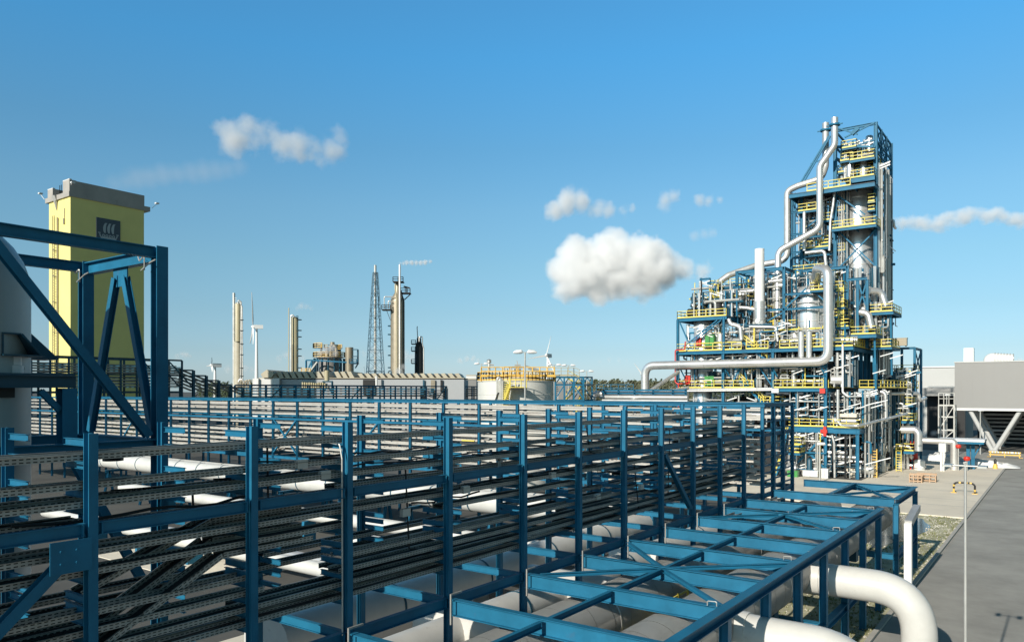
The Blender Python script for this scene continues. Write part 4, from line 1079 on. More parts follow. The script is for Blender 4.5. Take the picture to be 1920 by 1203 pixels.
def deck(parent, u0, u1, v, Y, dep, at=None, sides='f', rm='yellow', hb=.42, step=1.5, t=.085, hr=1.1):
    z = U(at or (u0 + u1) / 2, v, Y).z; x0, x1 = U(u0, v, Y).x, U(u1, v, Y).x
    b = MB(); b.box(x0 + .02, x1 - .02, Y + .02, Y + dep - .02, z - .06, z); b.build('deck_grating', 'grate', parent)
    b = MB()
    for yy in (Y + .1, Y + dep - .1): b.hb((x0, yy, z - .07 - hb / 2), (x1, yy, z - .07 - hb / 2), hb, .2, .05, .05)
    for xx in (x0 + .1, x1 - .1): b.hb((xx, Y + .21, z - .07 - hb / 2), (xx, Y + dep - .21, z - .07 - hb / 2), hb, .2, .05, .05)
    k = max(1, int((x1 - x0) / 3))
    for i in range(1, k): xx = x0 + (x1 - x0) * i / k; b.hb((xx, Y + .21, z - .2), (xx, Y + dep - .21, z - .2), .24, .12, .03, .03)
    b.build('deck_beams', 'blue', parent)
    b = MB(); e = .06
    if 'f' in sides: b.rail([(x0 + e, Y + e, z), (x1 - e, Y + e, z)], hr, step, t)
    if 'r' in sides: b.rail([(x1 - e, Y + e, z), (x1 - e, Y + dep - e, z)], hr, step, t)
    if 'l' in sides: b.rail([(x0 + e, Y + e, z), (x0 + e, Y + dep - e, z)], hr, step, t)
    if 'b' in sides: b.rail([(x0 + e, Y + dep - e, z), (x1 - e, Y + dep - e, z)], hr, step, t)
    if b.v: b.build('railing', rm, parent)
    return x0, x1, z
def vessel(name, lb, u, vt, vb, Y, wpx, m, cat='vessel', dome=.5, zb=None, skirt=None, bands=()):
    p = U(u, vt, Y); dz = -math.sin(YAW) * p.x + math.cos(YAW) * p.y; r = wpx * dz / FPX / 2
    z0 = U(u, vb, Y).z if zb is None else zb
    t = thing(name, lb, cat, (p.x, Y, z0))
    prof = [(r, z0), (r, p.z)]
    if dome: prof += [(r * math.cos(a), p.z + r * dome * math.sin(a)) for a in (R(15), R(32), R(50), R(68))] + [(.03, p.z + r * dome)]
    MB().lathe(p.x, Y, prof, 40).build('shell', m, t)
    for v in bands:
        z = U(u, v, Y).z; MB().lathe(p.x, Y, [(r + .01, z), (r + .06, z + .02), (r + .06, z + .16), (r + .01, z + .18)], 40).build('band', 'silverdull', t)
    return t, p.x, r, z0, p.z
def bigpipe(lb, pts, r, m='silver', n=16, br=None, nm='process_pipe', bands=True):
    pts = [Vector(p) for p in pts]
    b = MB(); b.pipe(pts, r, n, br=br, seg=7); o = tag(b.build(nm, m), lb, 'pipe')
    if bands:
        for a, c in zip(pts, pts[1:]):
            L = (c - a).length; k = int(L / 4)
            for i in range(1, k + 1):
                f = (i - .5) / max(k, 1)
                if L * min(f, 1 - f) < r * 3.2: continue
                q = a.lerp(c, f); d = (c - a).normalized(); b = MB(); b.tube([q, q + d * .14], r + .018, n); b.build('band', 'silverdull', o)
    return o
def stair(parent, u0, v0, u1, v1, Y, wd=.9):
    a, c = U(u0, v0, Y), U(u1, v1, Y)
    b = MB()
    for yy in (0, wd): b.bar(a + Vector((0, yy, 0)), c + Vector((0, yy, 0)), .08, .32)
    n_ = max(4, int(abs(a.z - c.z) / .22))
    b.build('stair_stringers', 'blue', parent)
    b = MB()
    for i in range(1, n_): q = a.lerp(c, i / n_); b.box(q.x - .13, q.x + .13, q.y + .05, q.y + wd - .05, q.z, q.z + .05)
    b.build('stair_treads', 'grate', parent)
    b = MB()
    for yy in (0, wd): b.rail([a + Vector((0, yy, .1)), c + Vector((0, yy, .1))], 1.05, 1.0, .085, False)
    b.build('stair_railing', 'yellow', parent)
def clutter(name, lb, x0, x1, y0, y1, z0, z1, n, seed, rmax=.22, mats=('silver', 'silver', 'silverdull', 'galv', 'blue', 'teal'), lights=6, drums=4):
    r_ = random.Random(seed); t = thing(name, lb, 'pipework', ((x0 + x1) / 2, (y0 + y1) / 2, z0))
    for i in range(n):
        m = r_.choice(mats); rr = r_.choice((.06, .08, .1, .14, rmax)); b = MB()
        x, y, z = r_.uniform(x0, x1), y0 + (y1 - y0) * r_.random() ** 1.7, r_.uniform(z0 + .3, z1 - .3)
        k = r_.random()
        if k < .34: b.tube([(x, y, z0), (x, y, z1)], rr, 8)
        elif k < .6:
            L = r_.uniform(2, min(9, max(2.5, x1 - x0))); xa = max(x0, x - L / 2); b.tube([(xa, y, z), (min(x1, xa + L), y, z)], rr, 8)
        elif k < .7: b.tube([(x, y0, z), (x, y1, z)], rr, 8)
        else:
            xb = min(x1, max(x0, x + r_.uniform(-3.5, 3.5))); zz = min(z1, max(z0, z + r_.uniform(-2.5, 2.5)))
            b.pipe([(x, y, z0 if r_.random() < .5 else z1), (x, y, z), (xb, y, z), (xb, y, zz), (xb, y + 1.5, zz)], rr, 8)
        b.build('pipe', m, t)
    for i in range(drums):
        x, y = r_.uniform(x0 + .8, x1 - .8), y0 + (y1 - y0) * r_.random(); rr = r_.uniform(.35, .8)
        if r_.random() < .5: MB().lathe(x, y, [(rr, z0), (rr, z0 + r_.uniform(1, 2.4)), (rr * .7, z0 + 2.5), (.02, z0 + 2.6)], 16).build('drum', r_.choice(('silver', 'dark', 'silverdull', 'teal')), t)
        else:
            L = r_.uniform(1.5, 3.5); b = MB(); b.tube([(x - L / 2, y, z0 + rr + .3), (x + L / 2, y, z0 + rr + .3)], rr, 16); b.box(x - L / 3, x - L / 3 + .2, y - rr * .6, y + rr * .6, z0, z0 + .5); b.box(x + L / 3, x + L / 3 + .2, y - rr * .6, y + rr * .6, z0, z0 + .5); b.build('drum', r_.choice(('silver', 'silverdull', 'dark', 'galv')), t)
    for i in range(lights):
        x, y, z = r_.uniform(x0 + .5, x1 - .5), y0 + .1 + .4 * r_.random(), z1 - r_.uniform(.4, 1.1)
        sg = r_.choice((-1, 1)); b = MB(); b.bar((x, y, z), (x + 1.5 * sg, y + .2, z + .5), .2, .15); b.build('light_fitting', 'whitepaint', t)
    return t

Zat = lambda u, v, Y: U(u, v, Y).z
# --- main block
blk = thing('process_structure', 'wide lower block of the process tower, blue steel with yellow railed decks', 'steel structure', (U(1410, 700, YF).x, YF + 10, 0))
ZL1, ZL2, ZL3 = Zat(1520, 799, YF), Zat(1540, 726.5, YF), Zat(1540, 650, YF)
XL, XR = U(1271, 700, YF).x, U(1548, 700, YF).x
for Y, us in ((YF, (1271, 1356, 1449, 1548)), (YF + 9, None), (YF + 20, None)):
    for u in (1271, 1356, 1449, 1548):
        x = U(u, 700, YF).x; b = MB(); b.hb((x, Y, 0), (x, Y, ZL3), .4, .4, .06, .05, up=(1, 0, 0)); b.build('column', 'blue', blk)
for (zz, x1, at) in ((ZL2, XR + .2, 0), (ZL3, U(1600, 650, YF).x, 0)):
    b = MB(); b.box(XL - .3, x1 - .02, YF + .02, YF + 22, zz - .07, zz); b.build('deck_grating', 'grate', blk)
    b = MB(); h = .48
    for yy in (YF - .05, YF + 9.3, YF + 20.3): b.hb((XL - .3, yy, zz - .08 - h / 2), (x1, yy, zz - .08 - h / 2), h, .3, .07, .06)
    for k in range(9): xx = XL + (x1 - XL) * k / 8; b.hb((xx, YF + .2, zz - .45), (xx, YF + 20, zz - .45), .5, .2, .06, .05)
    b.build('deck_beams', 'blue', blk)
b = MB(); b.rail([(XL - .2, YF, ZL2), (U(1413, 726, YF).x, YF, ZL2)], 1.15, 1.5, .09); b.rail([(U(1450, 726, YF).x, YF, ZL2), (XR - .3, YF, ZL2)], 1.15, 1.5, .09); b.build('railing', 'yellow', blk)
xr3 = U(1600, 650, YF).x
b = MB(); b.rail([(XL - .2, YF, ZL3), (U(1390, 650, YF).x, YF, ZL3)], 1.15, 1.5, .09); b.build('railing', 'yellow', blk)
b = MB(); b.rail([(U(1399, 650, YF).x, YF, ZL3), (U(1440, 650, YF).x, YF, ZL3)], 1.15, 1.5, .09); b.rail([(U(1462, 650, YF).x, YF, ZL3), (xr3, YF, ZL3), (xr3, YF + 13, ZL3)], 1.15, 1.5, .09); b.build('railing', 'yellow', blk)
b = MB(); b.rail([(XR + .3, YF + .4, ZL2), (XR + .3, YF + 3, ZL2), (U(1645, 726, YF + 6).x, YF + 6, ZL2), (U(1722, 726, 138).x, 138, ZL2)], 1.1, 1.3, .075); b.build('side_railing', 'yellow', blk)
b = MB(); b.hexa([(XR, YF + 3, ZL2 - .1), (U(1645, 726, YF + 6).x, YF + 6, ZL2 - .1), (U(1722, 726, 138).x, 138, ZL2 - .1), (XR, 138, ZL2 - .1), (XR, YF + 3, ZL2), (U(1645, 726, YF + 6).x, YF + 6, ZL2), (U(1722, 726, 138).x, 138, ZL2), (XR, 138, ZL2)]); b.build('side_gallery', 'grate', blk)
for yy in (YF + 1.5, YF + 4.5, YF + 7.5, YF + 10.5, YF + 13):
    b = MB(); b.hb((xr3 - .5, yy, ZL2 + .02), (xr3 - .5, yy, ZL3 - .6), .42, .42, .06, .05, up=(1, 0, 0)); b.build('column', 'blue', blk)
# lower right deck on its own posts
deck(blk, 1477, 1564, 799, YF, 9, 1520, 'fl', hb=.8)
X2 = U(1608, 800, 114).x
for (x, y) in ((X2, 114), (X2, 121), (U(1562, 800, YF).x, YF + 1.2), (X2, 128), (X2, 136)):
    b = MB(); b.hb((x, y, 0), (x, y, ZL1 - .3), .42, .42, .06, .05, up=(1, 0, 0)); b.build('column', 'blue', blk)
b = MB(); x1_ = U(1566, 800, YF).x
b.box(x1_, X2 + .3, 114, 138, ZL1 - .1, ZL1 - .02); b.build('deck_grating', 'grate', blk)
b = MB(); b.hb((x1_, 113.9, ZL1 - .5), (X2 + .3, 113.9, ZL1 - .5), .7, .3, .06, .05); b.hb((X2 + .3, 114.2, ZL1 - .5), (X2 + .3, 138, ZL1 - .5), .6, .3, .06, .05); b.build('deck_beams', 'blue', blk)
b = MB(); b.rail([(x1_, 114, ZL1), (X2 + .25, 114, ZL1), (X2 + .25, 138, ZL1)], 1.1, 1.4, .085); b.build('railing', 'yellow', blk)
# braces
for (u0, v0, u1, v1) in ((1484, 815, 1547, 878), (1547, 815, 1484, 878), (1275, 655, 1345, 600), (1400, 668, 1384, 700), (1425, 690, 1447, 722), (1395, 690, 1403, 722), (1372, 722, 1385, 693)):
    ubrace(blk, u0, v0, u1, v1, YF + .1, .3 if v0 > 800 else .18)
ubeam(blk, 1268, 1548, 689, YF - .6, .3, 1400)
for u in (1275, 1360, 1449, 1540): ubrace(blk, u, 690, u + 8, 706, YF - .6, .16, YF)
ubeam(blk, 1484, 1547, 851, YF, .2, 1515, .2)
stair(blk, 1391, 640, 1438, 676, YF + .6); stair(blk, 1438, 676, 1404, 706, YF + 1.8); stair(blk, 1386, 712, 1432, 757, YF + .6)
deck(blk, 1425, 1462, 757, YF + .5, 3, None, 'fr', hb=.3)
stair(blk, 1466, 862, 1474, 812, YF - 1.5, 1.0)
deck(blk, 1478, 1500, 848, YF - 3, 2.5, None, 'flr', hb=.3); deck(blk, 1485, 1504, 833, YF - 2.4, 2.4, None, 'flr', hb=.3)
stair(blk, 1450, 900, 1466, 862, YF - 3)
# red and white boxes on columns
for (u0, u1, v0, v1, m_, lb) in ((1537, 1547, 728, 737, 'red', 'red junction box on the corner column'), (1447, 1460, 728, 736, 'whitepaint', 'white notice box under the second deck')):
    a, c = U(u0, v1, YF - .5), U(u1, v0, YF - .5); b = MB(); b.box(a.x, c.x, YF - .6, YF - .2, a.z, c.z); b.build('junction_box', m_, blk)
b = MB(); a = U(1547, 808, YF - .3)
b.box(a.x - .6, a.x + .3, YF - .5, YF - .1, a.z - .25, a.z + .25); b.box(a.x - .2, a.x + .2, YF - .52, YF - .24, a.z - .7, a.z + .7); b.build('red_valve', 'red', blk)

# --- near-black boxes added inside the block to stand in for its shade
for (x0, x1, y0, y1, z0, z1, lb) in ((XL + 6, XR - 1, YF + 7, YF + 19, 0, ZL2 - 1.0, 'near-black added box for shade deep inside the ground floor of the process tower'),
                               (XL + 7, XR - 2, YF + 9, YF + 19, ZL2 + .1, ZL3 - 1, 'near-black added box for shade deep inside the second deck of the process tower'),
                               (XR + .5, X2 - 1.0, YF + 5, YF + 22, .1, ZL1 - 1, 'near-black added box for shade below the right hand lower deck'),
                               (XR + .5, X2 - 1.2, YF + 5, YF + 22, ZL1 + .1, ZL2 - 1.2, 'near-black added box for shade on the right hand lower deck'),
                               (XR + .5, xr3 - 1.0, YF + 5, YF + 22, ZL2 + .1, ZL3 - 1.0, 'near-black added box for shade under the cantilevered corner deck')):
    t = thing('shade_filler', lb, 'machinery', ((x0 + x1) / 2, (y0 + y1) / 2, z0))
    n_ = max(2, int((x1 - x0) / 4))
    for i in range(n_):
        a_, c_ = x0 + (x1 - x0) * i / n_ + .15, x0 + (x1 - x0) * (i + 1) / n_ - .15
        MB().box(a_, c_, y0 + rnd.uniform(0, 1.5), y1, z0, z1 - rnd.uniform(0, .8)).build('shade_panel', 'dark', t)
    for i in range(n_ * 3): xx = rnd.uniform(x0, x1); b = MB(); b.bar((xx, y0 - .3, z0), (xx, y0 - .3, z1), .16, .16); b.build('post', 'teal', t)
clutter('pipework', 'pipes and valves on the second deck of the process tower', XL + .8, XR - .6, YF + .9, YF + 10, ZL2 + .1, ZL3 - .9, 80, 11, lights=9)
clutter('pipework', 'pipes under the second deck of the process tower', XL + .8, XR - .6, YF + 1, YF + 10, ZL1 + .1, ZL2 - .9, 77, 12, lights=10)
clutter('pipework', 'pipes and skids on the ground below the process tower', U(1470, 800, YF).x, X2 - .3, YF + .5, YF + 9, .1, ZL1 - 1, 91, 13, lights=8, drums=7)
clutter('pipework', 'pipes on the third deck of the process tower', XL + .8, U(1500, 650, YF).x, YF + 1.2, YF + 12, ZL3 + .1, ZL3 + 4.4, 87, 14, lights=6, drums=6)
clutter('pipework', 'pipes on the right hand side wall of the process tower', X2 - .4, U(1700, 700, 138).x - 1.0, YF + 8, 138, 3, ZL2 - .3, 77, 15, lights=8, drums=4)
clutter('pipework', 'pipes hanging beneath the cantilevered corner deck', XR + .6, xr3 - .3, YF + .5, YF + 5, ZL2 + .1, ZL3 - .8, 38, 16, lights=4, drums=2)

fm = ('galv', 'silverdull', 'silver', 'silver', 'blue', 'teal', 'yellow', 'dark', 'galv')
clutter('pipework', 'thin pipes and hand valves along the front of the ground floor of the process tower', U(1474, 800, YF).x, X2 - .1, YF - .6, YF + 3, .16, ZL1 - .9, 48, 61, .11, ('galv', 'teal', 'silver', 'blue', 'dark', 'silverdull', 'yellow'), 6, 9)
clutter('pipework', 'thin pipes along the front edge of the second deck of the process tower', XL + .5, XR - .4, YF + .5, YF + 4, ZL2 + .1, ZL3 - .6, 90, 62, .13, fm, 4, 8)
clutter('pipework', 'thin pipes along the front of the lower right deck', U(1477, 800, YF).x, X2 - .2, YF + .5, YF + 4, ZL1 + .1, ZL2 - .6, 44, 63, .10, ('galv', 'teal', 'silver', 'blue', 'dark', 'silverdull'), 4, 8)
clutter('pipework', 'thin pipes running down the shaded right hand side', X2 - .2, X2 + 1.1, YF + 2, YF + 22, .2, ZL2 - .4, 70, 64, .14, ('galv', 'teal', 'silverdull', 'blue', 'dark', 'silver'), 8, 6)
clutter('pipework', 'thin pipes along the front edge of the third deck of the process tower', XL + .5, U(1590, 650, YF).x, YF + .6, YF + 4, ZL3 + .1, ZL3 + 3.2, 60, 65, .12, fm, 4, 7)
clutter('pipework', 'small pipes and fittings crowding the stepped upper left decks', U(1278, 590, YF).x, U(1395, 590, YF).x, YF + 3, YF + 11, Zat(1315, 592, YF), Zat(1350, 530, YF + 7), 80, 66, .12, fm + ('yellow', 'yellow'), 3, 8)
# --- left upper decks
up = thing('upper_decks', 'stepped yellow railed decks at the upper left of the process tower', 'steel structure', (U(1320, 590, YF).x, YF + 4, ZL3))
for u in (1271, 1357):
    for dy in (0, 8): b = MB(); x = U(u, 650, YF).x; b.hb((x, YF + dy, ZL3), (x, YF + dy, Zat(1310, 597, YF)), .36, .36, .05, .05, up=(1, 0, 0)); b.build('column', 'blue', up)
deck(up, 1269, 1362, 594, YF, 9, 1315, 'fl', hb=.5)
deck(up, 1296, 1376, 577, YF + 4, 7, None, 'fl', hb=.3); deck(up, 1309, 1368, 562, YF + 6, 6, None, 'fl', hb=.3); deck(up, 1332, 1400, 536, YF + 7, 6, None, 'fl', hb=.4)
for u in (1314, 1331, 1376): ucol(up, u, 521 if u < 1340 else 530, YF + 7, .28, vb=594)
ubeam(up, 1314, 1331, 523, YF + 7, .28); ubeam(up, 1314, 1376, 540, YF + 7, .28)
stair(up, 1322, 588, 1340, 562, YF + 5); stair(up, 1345, 574, 1330, 548, YF + 6.4)
for (u0, v0, u1, v1) in ((1352, 600, 1300, 640), (1290, 640, 1275, 605)): ubrace(up, u0, v0, u1, v1, YF + .2, .18)
deck(up, 1332, 1356, 625, YF + 3, 3, None, 'flr', hb=.25)
clutter('pipework', 'pipes on the stepped upper left decks of the process tower', U(1285, 590, YF).x, U(1385, 590, YF).x, YF + 2, YF + 10, Zat(1315, 594, YF), Zat(1315, 545, YF), 84, 21, lights=3, drums=5)
t = thing('air_drum', 'short silver drum lying on the stepped upper left decks', 'drum', U(1350, 560, YF + 5))
a, c = U(1345, 556, YF + 5), U(1392, 553, YF + 5); b = MB(); b.tube([a, c], .75, 18); b.build('shell', 'silver', t)
b = MB(); b.box(a.x + .5, a.x + .8, a.y - .5, a.y + .5, a.z - 1.8, a.z - .5); b.box(c.x - .8, c.x - .5, c.y - .5, c.y + .5, c.z - 2, c.z - .5); b.build('saddle', 'blue', t)

# --- open steel cage above the third deck
cage = thing('steel_cage', 'open blue steel cage around the silver vessels in the middle of the process tower', 'steel structure', (U(1490, 600, YM).x, YM + 6, ZL3))
def cagebox(us, vts, Y, dep, zb=ZL3):
    zt_ = max(Zat(u, v, Y) for u, v in zip(us, vts))
    for u in us:
        x = U(u, 600, Y).x
        for yy in (Y, Y + dep): b = MB(); b.hb((x, yy, zb), (x, yy, zt_), .42, .42, .06, .05, up=(1, 0, 0)); b.build('column', 'blue', cage)
    xs = [U(u, 600, Y).x for u in us]
    for yy in (Y, Y + dep): b = MB(); b.hb((xs[0], yy, zt_ - .2), (xs[-1], yy, zt_ - .2), .42, .3, .06, .05); b.build('top_beam', 'blue', cage)
    for x in xs: b = MB(); b.hb((x, Y + .2, zt_ - .2), (x, Y + dep - .2, zt_ - .2), .4, .3, .06, .05); b.build('top_beam', 'blue', cage)
    for k in range(1, 4): y = Y + dep * k / 4; b = MB(); b.bar((xs[0], y, zt_ - .2), (xs[-1], y, zt_ - .2), .16, .2); b.build('purlin', 'blue', cage)
    return xs, zt_
xsA, zA = cagebox((1382, 1470), (508, 500), YM, 7)
xsB, zB = cagebox((1500, 1589), (506, 503), YM + 5, 8)
for v, u0, u1, Y in ((548, 1470, 1589, YM), (582, 1385, 1472, YM), (577, 1470, 1560, YM), (530, 1382, 1470, YM + 7)): ubeam(cage, u0, u1, v, Y, .34)
for (u0, v0, u1, v1) in ((1472, 578, 1512, 540), (1432, 605, 1470, 585), (1530, 550, 1560, 575), (1384, 515, 1420, 545)): ubrace(cage, u0, v0, u1, v1, YM, .2)
for u in (1608, 1626): ucol(cage, u, 524, YM + 3, .4, zb=ZL3)
ubeam(cage, 1589, 1626, 523, YM + 3, .4); ubrace(cage, 1608, 526, 1626, 580, YM + 3.1, .2); ubrace(cage, 1626, 526, 1608, 580, YM + 3.1, .2)
deck(cage, 1518, 1552, 543, YM - 1, 3, None, 'flr', hb=.25); deck(cage, 1565, 1582, 541, YM, 2.5, None, 'flr', hb=.25)
b = MB(); a, c = U(1577, 640, YM - 1), U(1577, 535, YM - 1)
for dx in (-.35, .35): b.bar((a.x + dx, a.y, a.z), (a.x + dx, a.y, c.z), .09, .09)
for k in range(int((c.z - a.z) / .45)): b.bar((a.x - .35, a.y, a.z + k * .45), (a.x + .35, a.y, a.z + k * .45), .07, .07)
for k in range(5): z = a.z + 1 + k * 1.6; b.bar((a.x - .5, a.y - .6, z), (a.x + .5, a.y - .6, z), .08, .12); b.bar((a.x - .5, a.y - .6, z), (a.x - .5, a.y, z), .08, .12); b.bar((a.x + .5, a.y - .6, z), (a.x + .5, a.y, z), .08, .12)
b.build('caged_ladder', 'yellow', cage)
deck(cage, 1569, 1592, 612, YM - 1.5, 3, None, 'fr', hb=.3); deck(cage, 1569, 1584, 575, YM - 1.2, 2, None, 'fr', hb=.25)
clutter('pipework', 'pipes inside the open steel cage of the process tower', xsA[0] + .5, U(1500, 600, YM).x, YM + 2, YM + 10, ZL3 + .1, zA - .4, 105, 31, lights=4, drums=3)
clutter('pipework', 'pipes behind the fat domed vessel in the steel cage', U(1530, 600, YM).x, U(1630, 600, YM).x, YM + 5, YM + 12, ZL3 + .1, zB - .4, 80, 32, lights=6, drums=3)

# --- tall tower
tt = thing('tower_frame', 'tall blue lattice steel frame rising above the rest of the process tower', 'steel structure', (U(1605, 500, YT).x, YT + 6, 0))
xl, xr = U(1566, 400, YT).x, U(1642, 400, YT).x
zT = Zat(1642, 229, YT); YB = YT + 12.4
for x in (xl, xr):
    for y in (YT, YB): b = MB(); b.hb((x, y, 0), (x, y, zT), .5, .5, .07, .06, up=(1, 0, 0)); b.build('column', 'blue', tt)
for y in (YT + 4.1, YT + 8.2): b = MB(); b.hb((xr, y, 0), (xr, y, zT), .34, .34, .05, .05, up=(1, 0, 0)); b.build('column', 'blue', tt)
lev = [Zat(1642, v, YT) for v in (640, 590, 545, 500, 460, 421, 380, 342, 308, 282, 262)] + [zT - .2]
for z0, z1 in zip(lev, lev[1:]):
    b = MB()
    for y0 in (YT, YT + 4.1, YT + 8.2):
        y1 = y0 + 4.1; b.bar((xr, y0, z1), (xr, y1, z1), .22, .26)
        if rnd.random() < .85: b.bar((xr, y0, z0), (xr, y1, z1), .15, .15)
        if rnd.random() < .55: b.bar((xr, y1, z0), (xr, y0, z1), .15, .15)
    b.build('side_bracing', 'blue', tt)
    b = MB(); b.bar((xl, YB, z1), (xr, YB, z1), .22, .26); b.bar((xl, YB, z0), (xr, YB, z1), .16, .16); b.build('rear_bracing', 'blue', tt)
    b = MB(); b.bar((xl, YT + .2, z1), (xl, YB, z1), .22, .26); b.bar((xl, YT, z0), (xl, YB, z1), .15, .15); b.build('left_bracing', 'blue', tt)
for y in (YT, YB): b = MB(); b.hb((xl, y, zT - .2), (xr, y, zT - .2), .4, .3, .06, .05); b.build('top_beam', 'blue', tt)
for (u0, v0, u1, v1, w_) in ((1584, 258, 1640, 230, .2), (1570, 240, 1608, 252, .2), (1597, 252, 1610, 240, .55), (1567, 275, 1642, 275, .3), (1572, 285, 1640, 262, .18), (1563, 425, 1643, 500, .2), (1643, 430, 1570, 505, .2), (1568, 365, 1622, 402, .2), (1554, 255, 1500, 345, .22), (1557, 255, 1503, 348, .22), (1540, 300, 1520, 307, .14)):
    ubrace(tt, u0, v0, u1, v1, YT - .1, w_)
# decks of the tall tower
deck(tt, 1559, 1643, 424, YT - 2.2, 5, 1600, 'flr', hb=.4)
deck(tt, 1479, 1640, 346, YT - 2.5, 6, 1600, '', hb=.6)
zdk = Zat(1600, 346, YT - 2.5)
b = MB(); b.rail([(U(1513, 350, YT - 2.5).x, YT - 2.45, zdk), (U(1594, 340, YT - 2.5).x, YT - 2.45, zdk)], 1.15, 1.5, .09); b.build('railing', 'yellow', tt)
deck(tt, 1593, 1640, 330, YT - 1.5, 5, 1620, 'flr', hb=.7); deck(tt, 1592, 1640, 296, YT - 1.0, 5, 1620, 'flr', hb=.35)
deck(tt, 1576, 1606, 276, YT - .6, 4, None, 'flr', hb=.25, t=.08); deck(tt, 1575, 1600, 300, YT - .6, 4, None, 'f', hb=.25)
deck(tt, 1626, 1641, 393, YT - .8, 2, None, 'flr', hb=.2); deck(tt, 1626, 1641, 377, YT - .8, 2, None, 'flr', hb=.2)
# left lower wing
x5 = U(1484, 400, YT).x
for (u, vt) in ((1484, 362), (1503, 365)): ucol(tt, u, vt, YT, .4, zb=ZL3)
for (u, vt) in ((1490, 362), (1520, 365)): ucol(tt, u, vt, YT + 8, .34, zb=ZL3)
for v, u1 in ((395, 1540), (437, 1540), (445, 1545), (470, 1560), (480, 1560), (500, 1560)): ubeam(tt, 1484, u1, v, YT, .3)
for (u0, v0, u1, v1) in ((1480, 362, 1492, 395), (1496, 440, 1540, 405), (1490, 515, 1525, 490), (1500, 480, 1545, 510)): ubrace(tt, u0, v0, u1, v1, YT + .1, .2)
deck(tt, 1495, 1531, 394, YT - 1.2, 4, None, 'fl', hb=.3); deck(tt, 1500, 1556, 464, YT - .8, 4, None, 'fl', hb=.3); deck(tt, 1486, 1548, 509, YT - .8, 5, None, 'fl', hb=.4); deck(tt, 1541, 1559, 412, YT - 1.0, 3, None, 'f', hb=.25)
deck(tt, 1540, 1558, 455, YT - .6, 3, None, 'f', hb=.2)
clutter('pipework', 'slim pipes in the left wing of the tall lattice frame', x5 + .5, U(1555, 440, YT).x, YT + .5, YT + 8, Zat(1520, 510, YT), Zat(1520, 370, YT), 70, 41, .16, lights=3, drums=2)
clutter('pipework', 'pipes in the rear half of the tall lattice frame', xl + .5, xr - .3, YT + 6.5, YB - .5, 20, zT - 8, 98, 42, .2, lights=10, drums=0)
clutter('pipework', 'pipes and fittings near the top of the tall lattice frame', xl + .6, xr - .5, YT + .5, YT + 6, Zat(1600, 330, YT), Zat(1600, 262, YT), 70, 43, .2, lights=6, drums=5)
clutter('pipework', 'vertical pipes along the right face of the tall lattice frame', xr - .4, xr + .8, YT + 1, YB, 15, zT - 6, 63, 44, .2, lights=10, drums=0)

# rows of slanting strip lamps under the decks
for (u, v, sg) in ((1480, 771, 1), (1516, 762, -1), (1528, 768, 1), (1552, 762, -1), (1575, 770, 1), (1590, 762, 1), (1605, 766, 1), (1622, 760, 1), (1640, 756, 1), (1655, 758, -1), (1462, 690, 1), (1484, 696, 1), (1506, 694, -1), (1530, 697, 1), (1556, 694, -1), (1568, 690, 1),
                   (1530, 860, -1), (1560, 872, 1), (1590, 866, -1), (1622, 870, 1), (1645, 864, 1), (1500, 872, 1), (1518, 873, -1), (1553, 850, 1), (1636, 700, 1), (1650, 668, 1), (1668, 672, 1), (1693, 762, 1), (1300, 615, 1), (1335, 690, 1), (1420, 640, 1), (1458, 612, 1), (1475, 620, -1)):
    p_ = U(u, v, YF - .3); b = MB(); b.bar(p_, p_ + Vector((1.55 * sg, .5, -.5 if sg < 0 else .5)), .2, .13); b.build('strip_lamp', 'whitepaint', blk)
struct(MB().box(XL - 2, X2 + .6, 113.2, 150, .05, .155).build('plant_floor_slab', 'yard'))
for (u0, u1, v, Y, dp) in ((1386, 1412, 612, YM + 4, 3), (1440, 1470, 598, YM + 3, 3), (1475, 1500, 570, YM + 6, 3), (1556, 1588, 592, YM + 2, 3), (1475, 1498, 618, YM + 1, 3), (1545, 1566, 520, YM + 5, 3), (1400, 1440, 540, YM + 5, 3)):
    deck(cage, u0, u1, v, Y, dp, None, 'flr', hb=.22, t=.08)
for (u0, u1, v, Y, dp) in ((1560, 1585, 470, YT + .6, 3), (1562, 1584, 395, YT + .6, 3), (1505, 1530, 425, YT + 1, 3), (1570, 1590, 322, YT + .5, 3), (1602, 1640, 314, YT + 1, 4)):
    deck(tt, u0, u1, v, Y, dp, None, 'fl', hb=.22, t=.08)
clutter('pipework', 'fine pipes and fittings through the middle of the open steel cage', xsA[0] + .4, U(1560, 600, YM).x, YM + .6, YM + 4, ZL3 + .1, zA - 1, 70, 71, .11, fm, 6, 5)
clutter('pipework', 'fine pipes and fittings beside the big column in the tall lattice frame', xl + .4, U(1588, 450, YT).x, YT + .5, YT + 5, ZL3 + 2, Zat(1575, 350, YT), 70, 72, .11, fm, 6, 0)
clutter('pipework', 'fine pipes and fittings in the left wing of the tall lattice frame', x5 + .4, U(1556, 440, YT).x, YT + .5, YT + 6, Zat(1520, 520, YT), Zat(1520, 372, YT), 60, 73, .1, fm, 6, 0)
clutter('pipework', 'fine pipes in the right annex decks', U(1668, 760, 136.0).x, U(1714, 760, 136.0).x, 136.0 - 3, 136.0 + 3, .2, Zat(1690, 690, 136.0), 60, 74, .1, fm, 6, 4)
